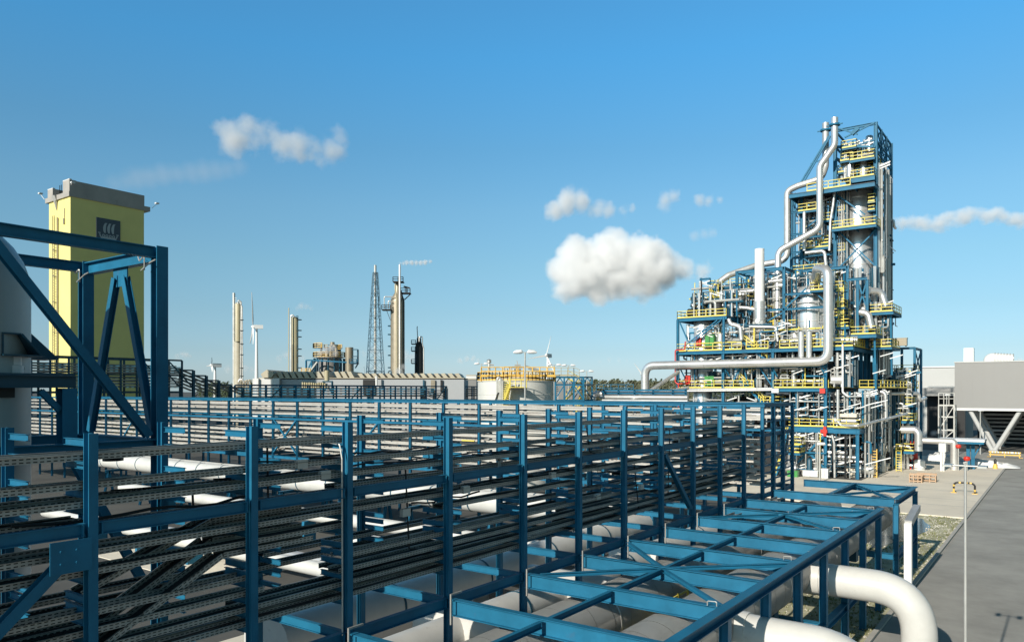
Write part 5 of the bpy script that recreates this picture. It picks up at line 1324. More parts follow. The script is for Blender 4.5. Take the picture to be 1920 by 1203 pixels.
# --- vessels
V1 = vessel('silver_vessel', 'tall plain silver column at the left end of the process tower', 1318, 605, 905, YF + 2.6, 34, 'colclad', 'column', .25, 0, bands=(625, 665, 700, 735))
b = MB(); x, r, zt_ = V1[1], V1[2], V1[4]; b.tube([(x - .1, YF + 2.6 - r - .15, zt_ - 1.6), (x - .1, YF + 2.6 - r + .2, zt_ - 1.6)], .42, 18); b.build('manhole', 'silverdull', V1[0])
V2 = vessel('chimney_stack', 'white topped silver chimney at the front of the steel cage', 1424, 565, 640, YF + 3.5, 22, 'silver', 'stack', 0, bands=(580, 600))
x, z = V2[1], V2[4]; rr = V2[2] * .80
MB().lathe(x, YF + 3.5, [(rr, z + .002), (rr, Zat(1422, 467, YF + 3.5)), (rr - .12, Zat(1422, 467, YF + 3.5)), (rr - .12, z + 2)], 32).build('white_flue', 'whitepaint', V2[0])
b = MB(); b.tube([(x, YF + 3.4 - V2[2], z - 3.1), (x, YF + 3.8 - V2[2], z - 3.1)], .38, 16); b.build('manhole', 'silverdull', V2[0])
V3 = vessel('domed_vessel', 'fat silver domed vessel inside the steel cage', 1519, 549, 622, YM + 3.5, 66, 'colclad', 'vessel', .42, bands=(557, 575, 605))
b = MB(); x, r = V3[1], V3[2]
for a in range(8): t_ = a * math.pi / 4; b.bar((x + r * .9 * math.cos(t_), YM + 3.5 + r * .9 * math.sin(t_), ZL3), (x + r * .9 * math.cos(t_), YM + 3.5 + r * .9 * math.sin(t_), V3[3] + .3), .35, .35)
b.build('legs', 'teal', V3[0])
V4 = vessel('distillation_column', 'big silver column standing inside the tall lattice frame', 1611, 362, 660, YT + 3.4, 49, 'colclad', 'column', .45, 18, bands=(375, 400, 455, 500))
V5 = vessel('top_condenser', 'small silver drum near the top right of the tall lattice frame', 1630, 257, 285, YT + 2.5, 13, 'silver', 'drum', .5)
for (u, lb) in ((1502, 'left one of two short silver downpipes under the fat domed vessel'), (1517, 'right one of two short silver downpipes under the fat domed vessel')):
    a, c = U(u, 622, YF - .6), U(u, 669, YF - .6); b = MB(); b.tube([c, a], .42, 14); tag(b.build('process_pipe', 'silver'), lb, 'pipe', 'silver downpipes')
b = MB()
# --- big silver pipes
y_ = YF - 1.3
bigpipe('huge horizontal silver pipe crossing in front of the process tower, elbowed down at both ends', [U(1209.5, 746, y_), U(1209.5, 685.2, y_), U(1553, 677, y_), U(1553, 505, y_), U(1532, 503, y_ + 2), U(1528, 545, YM + 3)], .66, 'silver', 24, 1.7)
o_r = .5
bigpipe('silver pipe zigzagging down the front of the tall lattice frame from its taller stub', [U(1565, 221, YT - 3), U(1565, 272, YT - 3), U(1537, 312, YT - 3), U(1537, 428, YT - 3), U(1459, 471, YT - 4), U(1457, 595, YT - 5)], .50, 'silver', 18, 1.6)
bigpipe('paler silver pipe looping left around the wing of the tall lattice frame', [U(1548, 231, YT + 1), U(1548, 312, YT + 1), U(1540, 335, YT), U(1495, 349, YT - .5), U(1476, 358, YT - .5), U(1476, 488, YT - .5), U(1420, 497, YT - 1.5), U(1366, 516, YT - 4), U(1340, 535, YT - 5)], .50, 'silverdull', 18, 1.7)
for (pts, r, lb) in (
    ([U(1508, 398, YT - 1.5), U(1508, 470, YT - 1.5)], .26, 'short vertical silver pipe in the left wing of the tall frame'),
    ([U(1510, 474, YT - 1.5), U(1546, 470, YT - 1.5), U(1549, 500, YT - 1.5)], .26, 'silver pipe bending down above the open cage'),
    ([U(1565, 358, YT - 1), U(1562, 385, YT - 1), U(1557, 415, YT - 1), U(1555, 470, YT - 1)], .2, 'thin silver pipe leaning down beside the left edge of the big column'),
    ([U(1470, 535, YM + 2), U(1452, 535, YM + 2), U(1455, 590, YM + 2)], .42, 'silver pipe hooking down between chimney and fat vessel'),
    ([U(1405, 612, YF + 1), U(1455, 613, YF + 1), U(1458, 640, YF + 1)], .2, 'level silver pipe in front of the foot of the white topped chimney'),
    ([U(1366, 598, YF), U(1370, 608, YF), U(1388, 612, YF), U(1390, 637, YF)], .3, 'silver pipe stepping down at the right end of the upper left decks'),
    ([U(1630, 545, YM + 3), U(1652, 546, YM + 4), U(1661, 575, YM + 4)], .5, 'thick silver elbow above the upper right side deck'),
    ([U(1612, 585, YM + 2), U(1628, 588, YM + 2), U(1634, 615, YM + 2)], .5, 'thick silver elbow above the lower right side deck'),
    ([U(1602, 675, YF + 4), U(1602, 722, YF + 4)], .5, 'upright pale silver pipe under the right hand decks'),
    ([U(1642, 733, YF + 8), U(1660, 735, YF + 8), U(1661, 790, YF + 8)], .3, 'silver pipe dropping past the right hand lower decks'),
    ([U(1662, 737, 130), U(1722, 737, 136), U(1724, 750, 136), U(1735, 746, 150)], .3, 'silver pipe running level towards the annex corner'),
    ([U(1690, 805, 128), U(1716, 805, 128), U(1722, 812, 128), U(1722, 845, 128)], .55, 'bright silver elbow pipe bending down at the annex foot'),
    ([U(1580, 645, YF - .3), U(1580, 735, YF - .3), U(1590, 743, YF - .3), U(1640, 743, YF + 6)], .14, 'thin white pipe hanging from the cantilevered corner deck'),
    ([U(1571, 730, YF - .8), U(1571, 790, YF - .8), U(1577, 797, YF - .8), U(1608, 798, YF - 1.5), U(1700, 775, 130)], .2, 'silver pipe swinging round the lower right deck edge'),
    ([U(1285, 730, YF - .5), U(1448, 728, YF - .5)], .16, 'long thin pale pipe along the second deck edge'),
    ([U(1280, 733, YF - .5), U(1448, 731, YF - .5)], .1, 'thinner pale pipe just below the long one on the second deck edge'),
    ([U(1300, 558, YF + 3), U(1345, 573, YF + 3), U(1400, 577, YF + 3), U(1416, 580, YF + 3)], .28, 'silver pipe slanting across the stepped upper left decks'),
    ([U(1363, 548, YF + 4), U(1412, 545, YF + 4), U(1440, 528, YF + 6), U(1500, 522, YF + 6)], .3, 'silver pipe entering the open cage from the left'),
    ([U(1560, 815, YF - 1), U(1564, 830, YF - 1), U(1565, 895, YF - 1)], .16, 'pale pipe running down beside the front corner column')):
    bigpipe(lb, pts, r, 'silver' if r > .15 else 'whitepaint', 14)
for (u, lb) in ((1548, 'blue ring collar bracket on the paler silver pipe'), (1565, 'blue ring collar bracket on the taller silver pipe')):
    a = U(u, 246 if u < 1560 else 236, YT + (1 if u < 1560 else -3)); b = MB(); b.lathe(a.x, a.y, [(.52, a.z), (.8, a.z), (.8, a.z + .25), (.52, a.z + .25)], 18); b.bar(a + Vector((-.2, .3, .1)), Vector((xl, YT, a.z + .1)), .2, .2); b.bar(a + Vector((-1.2, -.2, .1)), a + Vector((1.2, -.2, .1)), .16, .16); tag(b.build('pipe_collar', 'blue'), lb, 'bracket')
# red fire main
bigpipe('red fire water pipe climbing the left corner of the process tower', [U(1272, 765, YF - .8), U(1272, 720, YF - .8), U(1266, 716, YF - .8), U(1266, 656, YF - .8), U(1284, 655, YF - .8), U(1285, 640, YF - .8)], .1, 'red', 8, .3, bands=False)
bigpipe('thinner red pipe along the left end of the second deck', [U(1268, 719, YF - .6), U(1292, 719, YF - .6), U(1292, 712, YF - .6)], .1, 'red', 8, .2, bands=False)
# equipment cabinets
def cabinet(u0, u1, v0, v1, Y, m, lb, kind='control_box'):
    a, c = U(u0, v1, Y), U(u1, v0, Y); t = thing(kind, lb, 'cabinet', ((a.x + c.x) / 2, Y, a.z))
    MB().box(a.x, c.x, Y, Y + .9, a.z + .12, c.z).build('casing', m, t)
    MB().box(a.x - .06, c.x + .06, Y - .05, Y + .95, c.z + .002, c.z + .1).build('lid', m, t)
    b = MB(); b.box(a.x + .1, a.x + .25, Y + .1, Y + .8, a.z, a.z + .118); b.box(c.x - .25, c.x - .1, Y + .1, Y + .8, a.z, a.z + .118); b.build('feet', 'dark', t)
    b = MB(); b.box((a.x + c.x) / 2 - .04, (a.x + c.x) / 2 + .04, Y - .06, Y - .002, a.z + .3, c.z - .1); b.build('door_seam', 'dark' if m != 'whitepaint' else 'galv', t)
cabinet(1305, 1314, 633, 650, YF + .6, 'red', 'red cabinet behind the third deck railing by the tall plain column')
cabinet(1284, 1294, 705, 722, YF + .6, 'red', 'red cabinet behind the second deck railing at the left corner')
cabinet(1322, 1338, 629, 650, YF + .8, 'green', 'green cabinet on the third deck beside the tall plain column')
cabinet(1321, 1338, 706, 724, YF + .8, 'green', 'green cabinet on the second deck beside the tall plain column')
cabinet(1476, 1495, 884, 897, YF - 3, 'green', 'low green skid cabinet on the ground before the X brace')
cabinet(1540, 1552, 880, 897, YF - 2, 'whitepaint', 'white cabinet on the ground at the front corner column')
cabinet(1505, 1533, 884, 899, YF - 1.2, 'whitepaint', 'wide white tank skid on the ground under the X brace')
cabinet(1585, 1602, 880, 897, YF + 1.5, 'pad', 'cream skid on the ground behind the second front column')
cabinet(1575, 1606, 777, 783, 114.6, 'pad', 'long cream box on the lower right deck')
for k in range(5):
    a = U(1620 + 11 * k, 790 - 1.6 * k, 118 + 3 * k); t = thing('hopper', 'small white funnel hopper on the lower right deck edge', 'hopper', a, 'white funnel hoppers in a row on the lower right deck')
    MB().lathe(a.x - .5, a.y, [(.15, a.z), (.5, a.z + .7), (.5, a.z + .9)], 12).build('funnel', 'whitepaint', t)
    MB().lathe(a.x - .5, a.y, [(.1, a.z - .8), (.1, a.z - .002)], 8).build('outlet', 'galv', t)

# --- right annex
an = thing('annex_structure', 'narrow blue steel annex with small yellow railed decks at the right of the process tower', 'steel structure', (U(1700, 760, 138).x, 138, 0))
YA = 136.0
for (u, vt) in ((1691, 652), (1715, 652), (1648, 640), (1727, 655)):
    ucol(an, u, vt, YA if u < 1720 else YA + 6, .36)
for v, u0, u1 in ((653, 1665, 1716), (698, 1660, 1727), (765, 1660, 1720)): ubeam(an, u0, u1, v, YA, .36)
b = MB(); a = U(1715, 653, YA); c = U(1727, 657, YA + 6); b.hb(a, (c.x, c.y, a.z), .36, .3, .05, .05); b.bar(U(1715, 700, YA), (c.x, c.y, a.z), .16, .16); b.bar(U(1727, 700, YA + 6), a, .16, .16); b.build('end_frame', 'blue', an)
deck(an, 1673, 1714, 697, YA - 1, 5, None, 'flr', hb=.25); deck(an, 1668, 1706, 724, YA - 2, 5, None, 'f', hb=.25)
deck(an, 1667, 1681, 765, YA - 3, 3, None, 'flr', hb=.3); deck(an, 1696, 1712, 758, YA - 3, 3, None, 'flr', hb=.3)
deck(an, 1665, 1683, 789, YA - 4, 4, None, 'flr', hb=.4); deck(an, 1690, 1713, 788, YA - 4, 4, None, 'flr', hb=.4)
deck(an, 1679, 1690, 846, YA - 6, 3, None, 'flr', hb=.4); deck(an, 1694, 1714, 845, YA - 6, 4, None, 'flr', hb=.4)
deck(an, 1630, 1675, 584, YM + 3, 7, None, 'flr', hb=.4); deck(an, 1594, 1643, 626, YM - 1, 7, None, 'flr', hb=.5); deck(an, 1633, 1672, 650, YM + 2, 7, None, 'flr', hb=.3)
b = MB()
for (u, v, Y) in ((1636, 588, YM + 4), (1670, 588, YM + 4), (1600, 632, YM), (1640, 632, YM)):
    a = U(u, v, Y); b.bar(a, (a.x, a.y + 1, a.z - 9), .25, .25)
b.build('props', 'blue', an)
for (u0, u1, v0, v1, Y, lb) in ((1636, 1660, 638, 648, YM + 2.6, 'brown box enclosure on the highest right side deck'), (1662, 1700, 634, 650, YM + 8, 'pale brown box enclosure beyond the right side deck')):
    cabinet(u0, u1, v0, v1, Y, 'brown', lb, 'enclosure')
b = MB()
a, c = U(1685, 900, YA - 6.5), U(1685, 846, YA - 6.5)
for dx in (-.35, .35): b.bar((a.x + dx, a.y, .1), (a.x + dx, a.y, c.z + 1), .09, .09)
for k in range(int(c.z / .4)): b.bar((a.x - .35, a.y, .3 + k * .4), (a.x + .35, a.y, .3 + k * .4), .08, .08)
b.build('ladder', 'yellow', an)
b = MB(); a = U(1639, 880, 118)
for dx in (-.35, .35): b.bar((a.x + dx, a.y, .1), (a.x + dx, a.y, 4.2), .12, .12)
for k in range(10): b.bar((a.x - .35, a.y, .3 + k * .4), (a.x + .35, a.y, .3 + k * .4), .1, .1)
b.build('ladder', 'orange', an)
clutter('pipework', 'pipes in the narrow right annex of the process tower', U(1655, 760, YA).x, U(1715, 760, YA).x, YA - 4, YA + 4, .2, Zat(1690, 700, YA), 80, 51, lights=10, drums=4)
clutter('pipework', 'pipes climbing between the right side decks of the process tower', U(1600, 600, YM).x, U(1665, 600, YM + 4).x, YM + 4, YM + 9, ZL3, Zat(1640, 560, YM), 63, 52, .25, lights=6, drums=3)
t = thing('gas_cylinder', 'red standing cylinder at the foot of the annex', 'cylinder', U(1711, 880, 128)); a = atZ(1711, 878, .13)
MB().lathe(a.x, a.y, [(.75, .13), (.75, 4.1), (.5, 4.5), (.05, 4.6)], 20).build('body', 'red', t); MB().lathe(a.x, a.y, [(.2, 4.602), (.2, 4.9)], 10).build('cap', 'dark', t)
t = thing('white_drum', 'small white drum beside the red standing cylinder', 'drum', atZ(1724, 880, .13)); a = atZ(1724, 880, .13)
MB().lathe(a.x, a.y, [(.8, .13), (.8, 1.5), (.6, 1.7), (.05, 1.75)], 18).build('body', 'whitepaint', t); MB().lathe(a.x, a.y, [(.84, .3), (.84, .45)], 18).build('hoop', 'galv', t)

# ---------------------------------------------------------------- right: grey buildings and yard things
YG = 184.0
gz0, gz1 = Zat(1850, 765, YG), Zat(1850, 679, YG); gx0 = U(1790, 700, YG).x
gb = thing('grey_hall', 'big plain grey clad hall raised on slanting V shaped legs at the right edge', 'building', (gx0 + 20, YG + 15, 0))
MB().box(gx0, gx0 + 50, YG, YG + 32, gz0, gz1).build('wall', 'clad', gb)
MB().box(gx0 - .15, gx0 + 50.1, YG - .15, YG + 32.1, gz0 - .5, gz0 - .003).build('sill_band', 'cladw', gb)
MB().box(gx0 - .12, gx0 + 50.1, YG - .12, YG + 32.1, gz1 + .003, gz1 + .25).build('roof_edge', 'clad2', gb)
b = MB()
for i in range(24): x = gx0 + 1.2 + 2.0 * i; b.box(x, x + .03, YG - .03, YG - .004, gz0 + .05, gz1 - .05)
b.build('cladding_joints', 'clad', gb)
fx = U(1862, 843, YG).x
for dy, m_ in ((.8, 'clad2'), (10, 'clad2'), (20, 'clad2')):
    for k in range(2):
        for sg, uu in ((-1, 1818), (1, 1912)):
            b = MB(); x1_ = U(uu, 766, YG).x + 16 * k; xb = fx + 16 * k
            b.tube([(xb + .12 * sg, YG + dy, .0), (x1_, YG + dy, gz0 - .5)], .42, 14); b.build('slanting_leg', m_, gb)
        b = MB(); b.box(fx + 16 * k - .8, fx + 16 * k + .8, YG + dy - .7, YG + dy + .7, 0, .35); b.build('leg_base', 'conc', gb)
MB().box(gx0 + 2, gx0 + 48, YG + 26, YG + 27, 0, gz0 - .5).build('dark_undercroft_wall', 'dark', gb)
b = MB()
for k in range(8): z = .8 + k * .9; b.tube([(gx0 + 3, YG + 20 + .5 * (k % 3), z), (gx0 + 46, YG + 20 + .5 * (k % 3), z)], .2 + .05 * (k % 2), 8)
b.build('undercroft_pipes', 'silverdull', gb)
a = U(1817, 677, YG + 4); MB().box(a.x - .9, a.x + .9, YG + 3, YG + 5, gz1 + .25, gz1 + 3.2).build('roof_vent', 'whitepaint', gb)
b = MB(); a = U(1855, 676, YG + 6); c = U(1900, 677, YG + 6)
b.pipe([(a.x, YG + 6, gz1 - .5), (a.x, YG + 6, gz1 + 1.1), (c.x, YG + 6, gz1 + .7)], 1.1, 18, br=1.5); b.build('roof_duct', 'cladw', gb)
b = MB()
for i in range(7): x = a.x + 1 + i * (c.x - a.x) / 8; b.tube([(x, YG + 6, gz1 + 1.05 - .05 * i), (x + .12, YG + 6, gz1 + 1.05 - .05 * i)], 1.16, 18)
b.build('duct_ribs', 'galv', gb)
YR = 222
t = thing('rear_hall', 'lower pale hall with a white eave behind the big grey hall', 'building', (U(1760, 700, YR).x, YR + 8, 0))
x0_, x1_ = U(1722, 700, YR).x, U(1810, 700, YR).x
MB().box(x0_, x1_, YR, YR + 20, 0, Zat(1750, 689, YR)).build('wall', 'clad2', t); MB().box(x0_ - .3, x1_, YR - .3, YR + 20.3, Zat(1750, 689, YR) + .003, Zat(1750, 686.5, YR)).build('eave', 'cladw', t)
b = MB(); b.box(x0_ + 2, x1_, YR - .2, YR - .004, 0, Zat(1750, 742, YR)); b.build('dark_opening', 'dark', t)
b = MB(); b.box(x0_ + 1.5, x1_, YR - 6, YR - .3, Zat(1750, 727, YR) - 2, Zat(1750, 727, YR)); b.build('lean_to', 'clad', t)
# scaffold tower
YS = 165; t = thing('scaffold_tower', 'pale scaffold tower with railed top standing before the rear hall', 'scaffold', (U(1773, 800, YS).x, YS, 0))
xa, xb = U(1760, 780, YS).x, U(1789, 780, YS).x; zt_ = Zat(1775, 760, YS)
b = MB()
for x in (xa, xb, (xa * 2 + xb) / 3):
    for y in (YS, YS + 3): b.bar((x, y, 0), (x, y, zt_), .22, .22)
b.build('standards', 'galv', t)
b = MB()
for z in (2.5, 5, 7.5, zt_): b.bar((xa, YS, z), (xb, YS, z), .18, .18); b.bar((xa, YS + 3, z), (xb, YS + 3, z), .18, .18); b.bar((xa, YS, z), (xa, YS + 3, z), .18, .18); b.bar((xb, YS, z), (xb, YS + 3, z), .18, .18)
b.bar((xa, YS, 5), (xb, YS, zt_), .14, .14); b.bar((xa, YS, 2.5), (xb, YS, 5), .14, .14); b.build('ledgers', 'galv', t)
b = MB(); b.rail([(xa, YS, zt_), (xb, YS, zt_)], 2.4, .9, .12); b.build('railing', 'galv', t)
lamp(1775, 741, YS * .93, 'lamp post with a single head behind the pale scaffold tower', 'single', rr=.1)
lamp(1838, 770, 150, 'lamp post with a single head before the dark undercroft of the grey hall', 'single', 'galv', .1)
# canopy
YC = 138; t = thing('loading_canopy', 'white roofed loading canopy on blue posts in the yard', 'canopy', (U(1800, 830, YC).x, YC, 0))
x0_, x1_ = U(1758, 826, YC).x, U(1846, 826, YC).x; zc = Zat(1800, 826, YC)
MB().box(x0_, x1_, YC, YC + 4.5, zc - .1, zc + .25).build('roof', 'whitepaint', t); MB().box(x0_ + .1, x1_ - .1, YC + .1, YC + 4.4, zc - .45, zc - .103).build('roof_beam', 'blue', t)
for x in (U(1813, 830, YC).x, U(1822, 830, YC).x): b = MB(); b.hb((x, YC + 2, .13), (x, YC + 2, zc - .45), .5, .4, .06, .06, up=(1, 0, 0)); b.build('post', 'blue', t)
b = MB(); b.bar((U(1822, 830, YC).x, YC + 2, 1.8), (U(1838, 830, YC).x, YC + 2, zc - .5), .22, .22); b.build('knee_brace', 'blue', t)
b = MB(); a = U(1789, 832, YC - 1); b.tube([(a.x, YC - 1, .1), (a.x, YC - 1, a.z)], .55, 16); b.pipe([(a.x, YC - 1, a.z - .4), (a.x, YC - 1, a.z + .35), (a.x - 6, YC - 1, a.z + .4)], .5, 14); tag(b.build('process_pipe', 'silverdull'), 'upright silver pipe with an elbow beneath the white canopy roof', 'pipe')
for (u, v, r_, lb) in ((1797, 836, .42, 'round red valve head under the canopy'), (1813, 859, .5, 'second round red valve nearer the ground by the canopy post')):
    a = U(u, v, YC - 1.5); t = thing('red_valve', lb, 'valve', (a.x, a.y, .13), 'red valves by the canopy')
    MB().lathe(a.x, a.y, [(.1, a.z - r_ * .8), (r_ * .8, a.z - r_ * .6), (r_, a.z), (r_ * .8, a.z + r_ * .5), (.1, a.z + r_ * .7)], 16).build('body', 'red', t); MB().lathe(a.x, a.y, [(.09, .13), (.09, a.z - r_ * .7)], 10).build('stem', 'galv', t)
b = MB(); a = U(1760, 842, 134); c = U(1773, 842, 134); b.box(a.x, c.x, 134, 136, a.z - .4, a.z + .9); b.box(a.x + .2, a.x + .5, 134.1, 134.4, .13, a.z - .4); b.box(c.x - .5, c.x - .2, 134.1, 134.4, .13, a.z - .4); tag(b.build('white_box', 'whitepaint'), 'white box on legs left of the canopy', 'box')
def sheetpile(u, v, L, lb, h=1.2):
    a = atZ(u, v, .13); t = MB(); n1, n2 = 16, 8
    r_ = random.Random(int(u))
    for i in range(n1 + 1):
        for j in range(n2 + 1):
            f, g = i / n1, j / n2; e = min(1, 4 * f * (1 - f)) ** .5 * min(1, 4 * g * (1 - g)) ** .5
            t.v.append((a.x + (f - .5) * L, a.y + (g - .5) * 3, .135 + e * h * (.6 + .6 * r_.random()) * (1.2 - f * .6)))
    for i in range(n1):
        for j in range(n2): q = i * (n2 + 1) + j; t.f.append((q, q + n2 + 1, q + n2 + 2, q + 1)); t.s.append(True)
    tag(t.build('covered_pile', 'sheet'), lb, 'pile')
sheetpile(1778, 869, 8, 'white sheeted pile below the canopy, left of the red valve', 1.8); sheetpile(1848, 874, 9.5, 'long white sheeted pile by the apron edge, right of the red valve')
def barrier(u, v, lb, L, m, hoop, yaw=0):
    a = atZ(u, v, .13); t = thing('safety_barrier', lb, 'barrier', a, 'barriers on the apron')
    n_ = 12
    if hoop: path = [Vector((-L / 2, 0, 0)), Vector((-L / 2, 0, 1.0)), Vector((-L / 2 + .3, 0, 1.25)), Vector((L / 2 - .3, 0, 1.25)), Vector((L / 2, 0, 1.0)), Vector((L / 2, 0, 0))]
    else: path = [Vector((-L / 2, 0, .9)), Vector((L / 2, 0, .9))]
    bb = {0: MB(), 1: MB()}
    tot = sum((q - p_).length for p_, q in zip(path, path[1:])); acc = 0
    for p_, q in zip(path, path[1:]):
        n1 = max(1, int((q - p_).length / .22))
        for i in range(n1): bb[int(acc / .26) % 2].tube([a + p_.lerp(q, i / n1), a + p_.lerp(q, (i + 1) / n1)], .11 if hoop else .16, 8); acc += (q - p_).length / n1
    bb[0].build('coloured_bands', m, t); bb[1].build('alternate_bands', 'black' if hoop else 'whitepaint', t)
    b = MB()
    for sg in (-1, 1): b.box(a.x + sg * L / 2 - .3, a.x + sg * L / 2 + .3, a.y - .3, a.y + .3, a.z, a.z + .06); 
    if not hoop:
        for sg in (-.45, 0, .45): b.bar(a + Vector((sg * L, 0, 0)), a + Vector((sg * L, 0, .9)), .12, .12)
        b.bar(a + Vector((-L / 2, 0, .45)), a + Vector((L / 2, 0, .45)), .1, .2)
    b.build('feet', m, t)
barrier(1808, 924, 'yellow and black hoop barrier alone on the pale apron', 2.2, 'orange', True)
barrier(1884, 857, 'long orange and white rail barrier beside the slanting hall leg', 5.0, 'orange', False)
a = atZ(1866, 878, .13); t = thing('marker_post', 'small orange and black marker post at the apron corner', 'post', a)
MB().lathe(a.x, a.y, [(.35, .13), (.35, .5), (.2, .9)], 12).build('base', 'orange', t); MB().lathe(a.x, a.y, [(.2, .902), (.2, 1.5), (.05, 1.7)], 12).build('head', 'black', t)
for (u, v, L, lb) in ((1716, 904, 1.5, 'left one of two slatted wooden crates on the apron'), (1736, 903, 2.3, 'right and longer one of two slatted wooden crates on the apron')):
    a = atZ(u, v, .13); t = thing('wooden_crate', lb, 'crate', a, 'wooden crates on the apron')
    for yy in (0, 1.0):
        b = MB()
        for z in (.25, .7, 1.1): b.box(a.x - L / 2, a.x + L / 2, a.y + yy, a.y + yy + .06, z, z + .16)
        b.build('side_slats', 'wood', t)
    b = MB()
    for f in (-.5, -.17, .17, .47):
        for yy in (.065, .9): b.box(a.x + f * L, a.x + f * L + .12, a.y + yy, a.y + yy + .08, .13, 1.3)
    b.build('posts', 'wood', t); MB().box(a.x - L / 2 + .02, a.x + L / 2 - .02, a.y + .16, a.y + .88, .25, .33).build('floor', 'wood', t)
# out on the road: lamp post whose shadow falls across the asphalt is the T lamp above

# ---------------------------------------------------------------- clouds and steam: lumpy volumes of vapour in the air
def vapour(name, lb, cat, u, v, w_px, h_px, D, lobes, dens, sharp=3.0, nscale=2.2, amp=0.9, seed=0, depth=None, aniso=-0.2, col=(1, 1, 1), group=None):
    c = DP(u, v, D); k = sc(D); rx, rz = w_px * k / 2, h_px * k / 2; ry = depth * k if depth else min(rx, rz * 1.6)
    b = MB(); n1, n2 = 24, 14
    prof = [(max(.001, math.sin(math.pi * i / n2)), -math.cos(math.pi * i / n2)) for i in range(n2 + 1)]
    b.lathe(0, 0, prof, n1)
    m = bpy.data.materials.new(name + '_vapour'); m.use_nodes = True
    n, l = m.node_tree.nodes, m.node_tree.links; n.clear()
    out = n.new("ShaderNodeOutputMaterial"); pv = n.new("ShaderNodeVolumePrincipled"); l.new(pv.outputs[0], out.inputs["Volume"])
    pv.inputs["Color"].default_value = tuple(col) + (1,); pv.inputs["Anisotropy"].default_value = aniso
    tc = n.new("ShaderNodeTexCoord"); vm = n.new("ShaderNodeVectorMath"); vm.operation = 'MULTIPLY'
    vm.inputs[1].default_value = (rx / rz, ry / rz, 1.0); l.new(tc.outputs["Object"], vm.inputs[0])
    def mth(op, a, b_=None):
        q = n.new("ShaderNodeMath"); q.operation = op
        for i, x in enumerate((a, b_)):
            if x is None: continue
            if isinstance(x, (int, float)): q.inputs[i].default_value = x
            else: l.new(x, q.inputs[i])
        return q.outputs[0]
    best = None
    for (x, y, z, r) in lobes:
        dv_ = n.new("ShaderNodeVectorMath"); dv_.operation = 'DISTANCE'; l.new(vm.outputs[0], dv_.inputs[0]); dv_.inputs[1].default_value = (x * rx / rz, y * ry / rz, z)
        e = mth('SUBTRACT', r, dv_.outputs["Value"]); best = e if best is None else mth('MAXIMUM', best, e)
    nz = n.new("ShaderNodeTexNoise"); nz.noise_dimensions = '4D'; nz.inputs["W"].default_value = seed * 3.7; nz.inputs["Scale"].default_value = nscale; nz.inputs["Detail"].default_value = 7; nz.inputs["Roughness"].default_value = 0.58
    l.new(vm.outputs[0], nz.inputs["Vector"])
    f = mth('ADD', best, mth('MULTIPLY', mth('SUBTRACT', nz.outputs[0], 0.5), amp * 2.6))
    n2_ = n.new("ShaderNodeTexNoise"); n2_.noise_dimensions = '4D'; n2_.inputs["W"].default_value = seed * 1.3 + 9; n2_.inputs["Scale"].default_value = nscale * 3.3; n2_.inputs["Detail"].default_value = 5
    l.new(vm.outputs[0], n2_.inputs["Vector"])
    f = mth('ADD', f, mth('MULTIPLY', mth('SUBTRACT', n2_.outputs[0], 0.5), amp * .65))
    ln = n.new("ShaderNodeVectorMath"); ln.operation = 'LENGTH'; l.new(tc.outputs["Object"], ln.inputs[0])
    rim = mth('MULTIPLY', mth('SUBTRACT', 1.0, ln.outputs["Value"]), 6.0)
    f = mth('MINIMUM', mth('MULTIPLY', f, sharp), rim)
    q = n.new("ShaderNodeClamp"); l.new(f, q.inputs[0])
    l.new(mth('MULTIPLY', q.outputs[0], dens / rz), pv.inputs["Density"])
    m.cycles.volume_step_rate = 0.5
    o = b.build(name, m); me = o.data
    o.location = c; o.scale = (rx, ry, rz); o.rotation_euler = (0, 0, YAW)
    # recentre the unit sphere on its origin
    for v_ in me.vertices: v_.co.z -= 1.0
    return tag(o, lb, cat, group)
G = 'clouds in the blue sky'
vapour('cloud', 'big white cumulus cloud left of the process tower, largest cloud in the sky', 'cloud', 1172, 505, 345, 180, 1000,
       [(-.62, 0, -.10, .40), (-.42, 0, .05, .62), (-.15, 0, .24, .58), (-.1, 0, -.25, .5), (.15, 0, .12, .6), (.4, 0, .0, .5), (.62, 0, .0, .34), (.80, 0, .0, .2), (-.64, 0, -.38, .28), (-.3, .0, -.4, .4), (.1, 0, -.35, .35), (.3, 0, -.25, .38), (.54, 0, .03, .36), (.64, 0, .0, .24), (-.5, 0, -.3, .42)], 8.5, 3.2, 1.5, .40, 1, aniso=-0.25, group=G)
vapour('cloud', 'soft grey white cloud just above the largest cumulus', 'cloud', 1105, 388, 215, 96, 1100,
       [(-.6, 0, -.1, .48), (-.38, 0, .2, .56), (-.15, 0, .2, .5), (.1, 0, -.1, .42), (.35, 0, -.18, .34), (.58, 0, -.18, .28), (.75, 0, -.12, .2)], 3.2, 1.9, 1.3, .48, 2, group=G)
vapour('cloud', 'small round puff of cloud between the soft cloud and the process tower', 'cloud', 1250, 376, 76, 60, 1100, [(-.1, 0, .1, .6), (.3, 0, .2, .5), (-.2, 0, -.4, .4)], 1.9, 1.5, 1.0, .5, 3, group=G)
vapour('cloud', 'thin flat wisp of cloud nearest the tall process tower', 'cloud', 1325, 375, 90, 44, 1100, [(-.3, 0, -.1, .6), (.1, 0, -.1, .5), (.5, 0, -.05, .35)], 1.5, 1.3, 1.0, .5, 4, group=G)
vapour('cloud', 'faint wisp of cloud right above the end of the largest cumulus', 'cloud', 1316, 440, 90, 44, 1100, [(-.3, 0, -.1, .55), (.1, 0, 0, .5), (.4, 0, .15, .45)], .8, 1.3, 1.0, .5, 5, group=G)
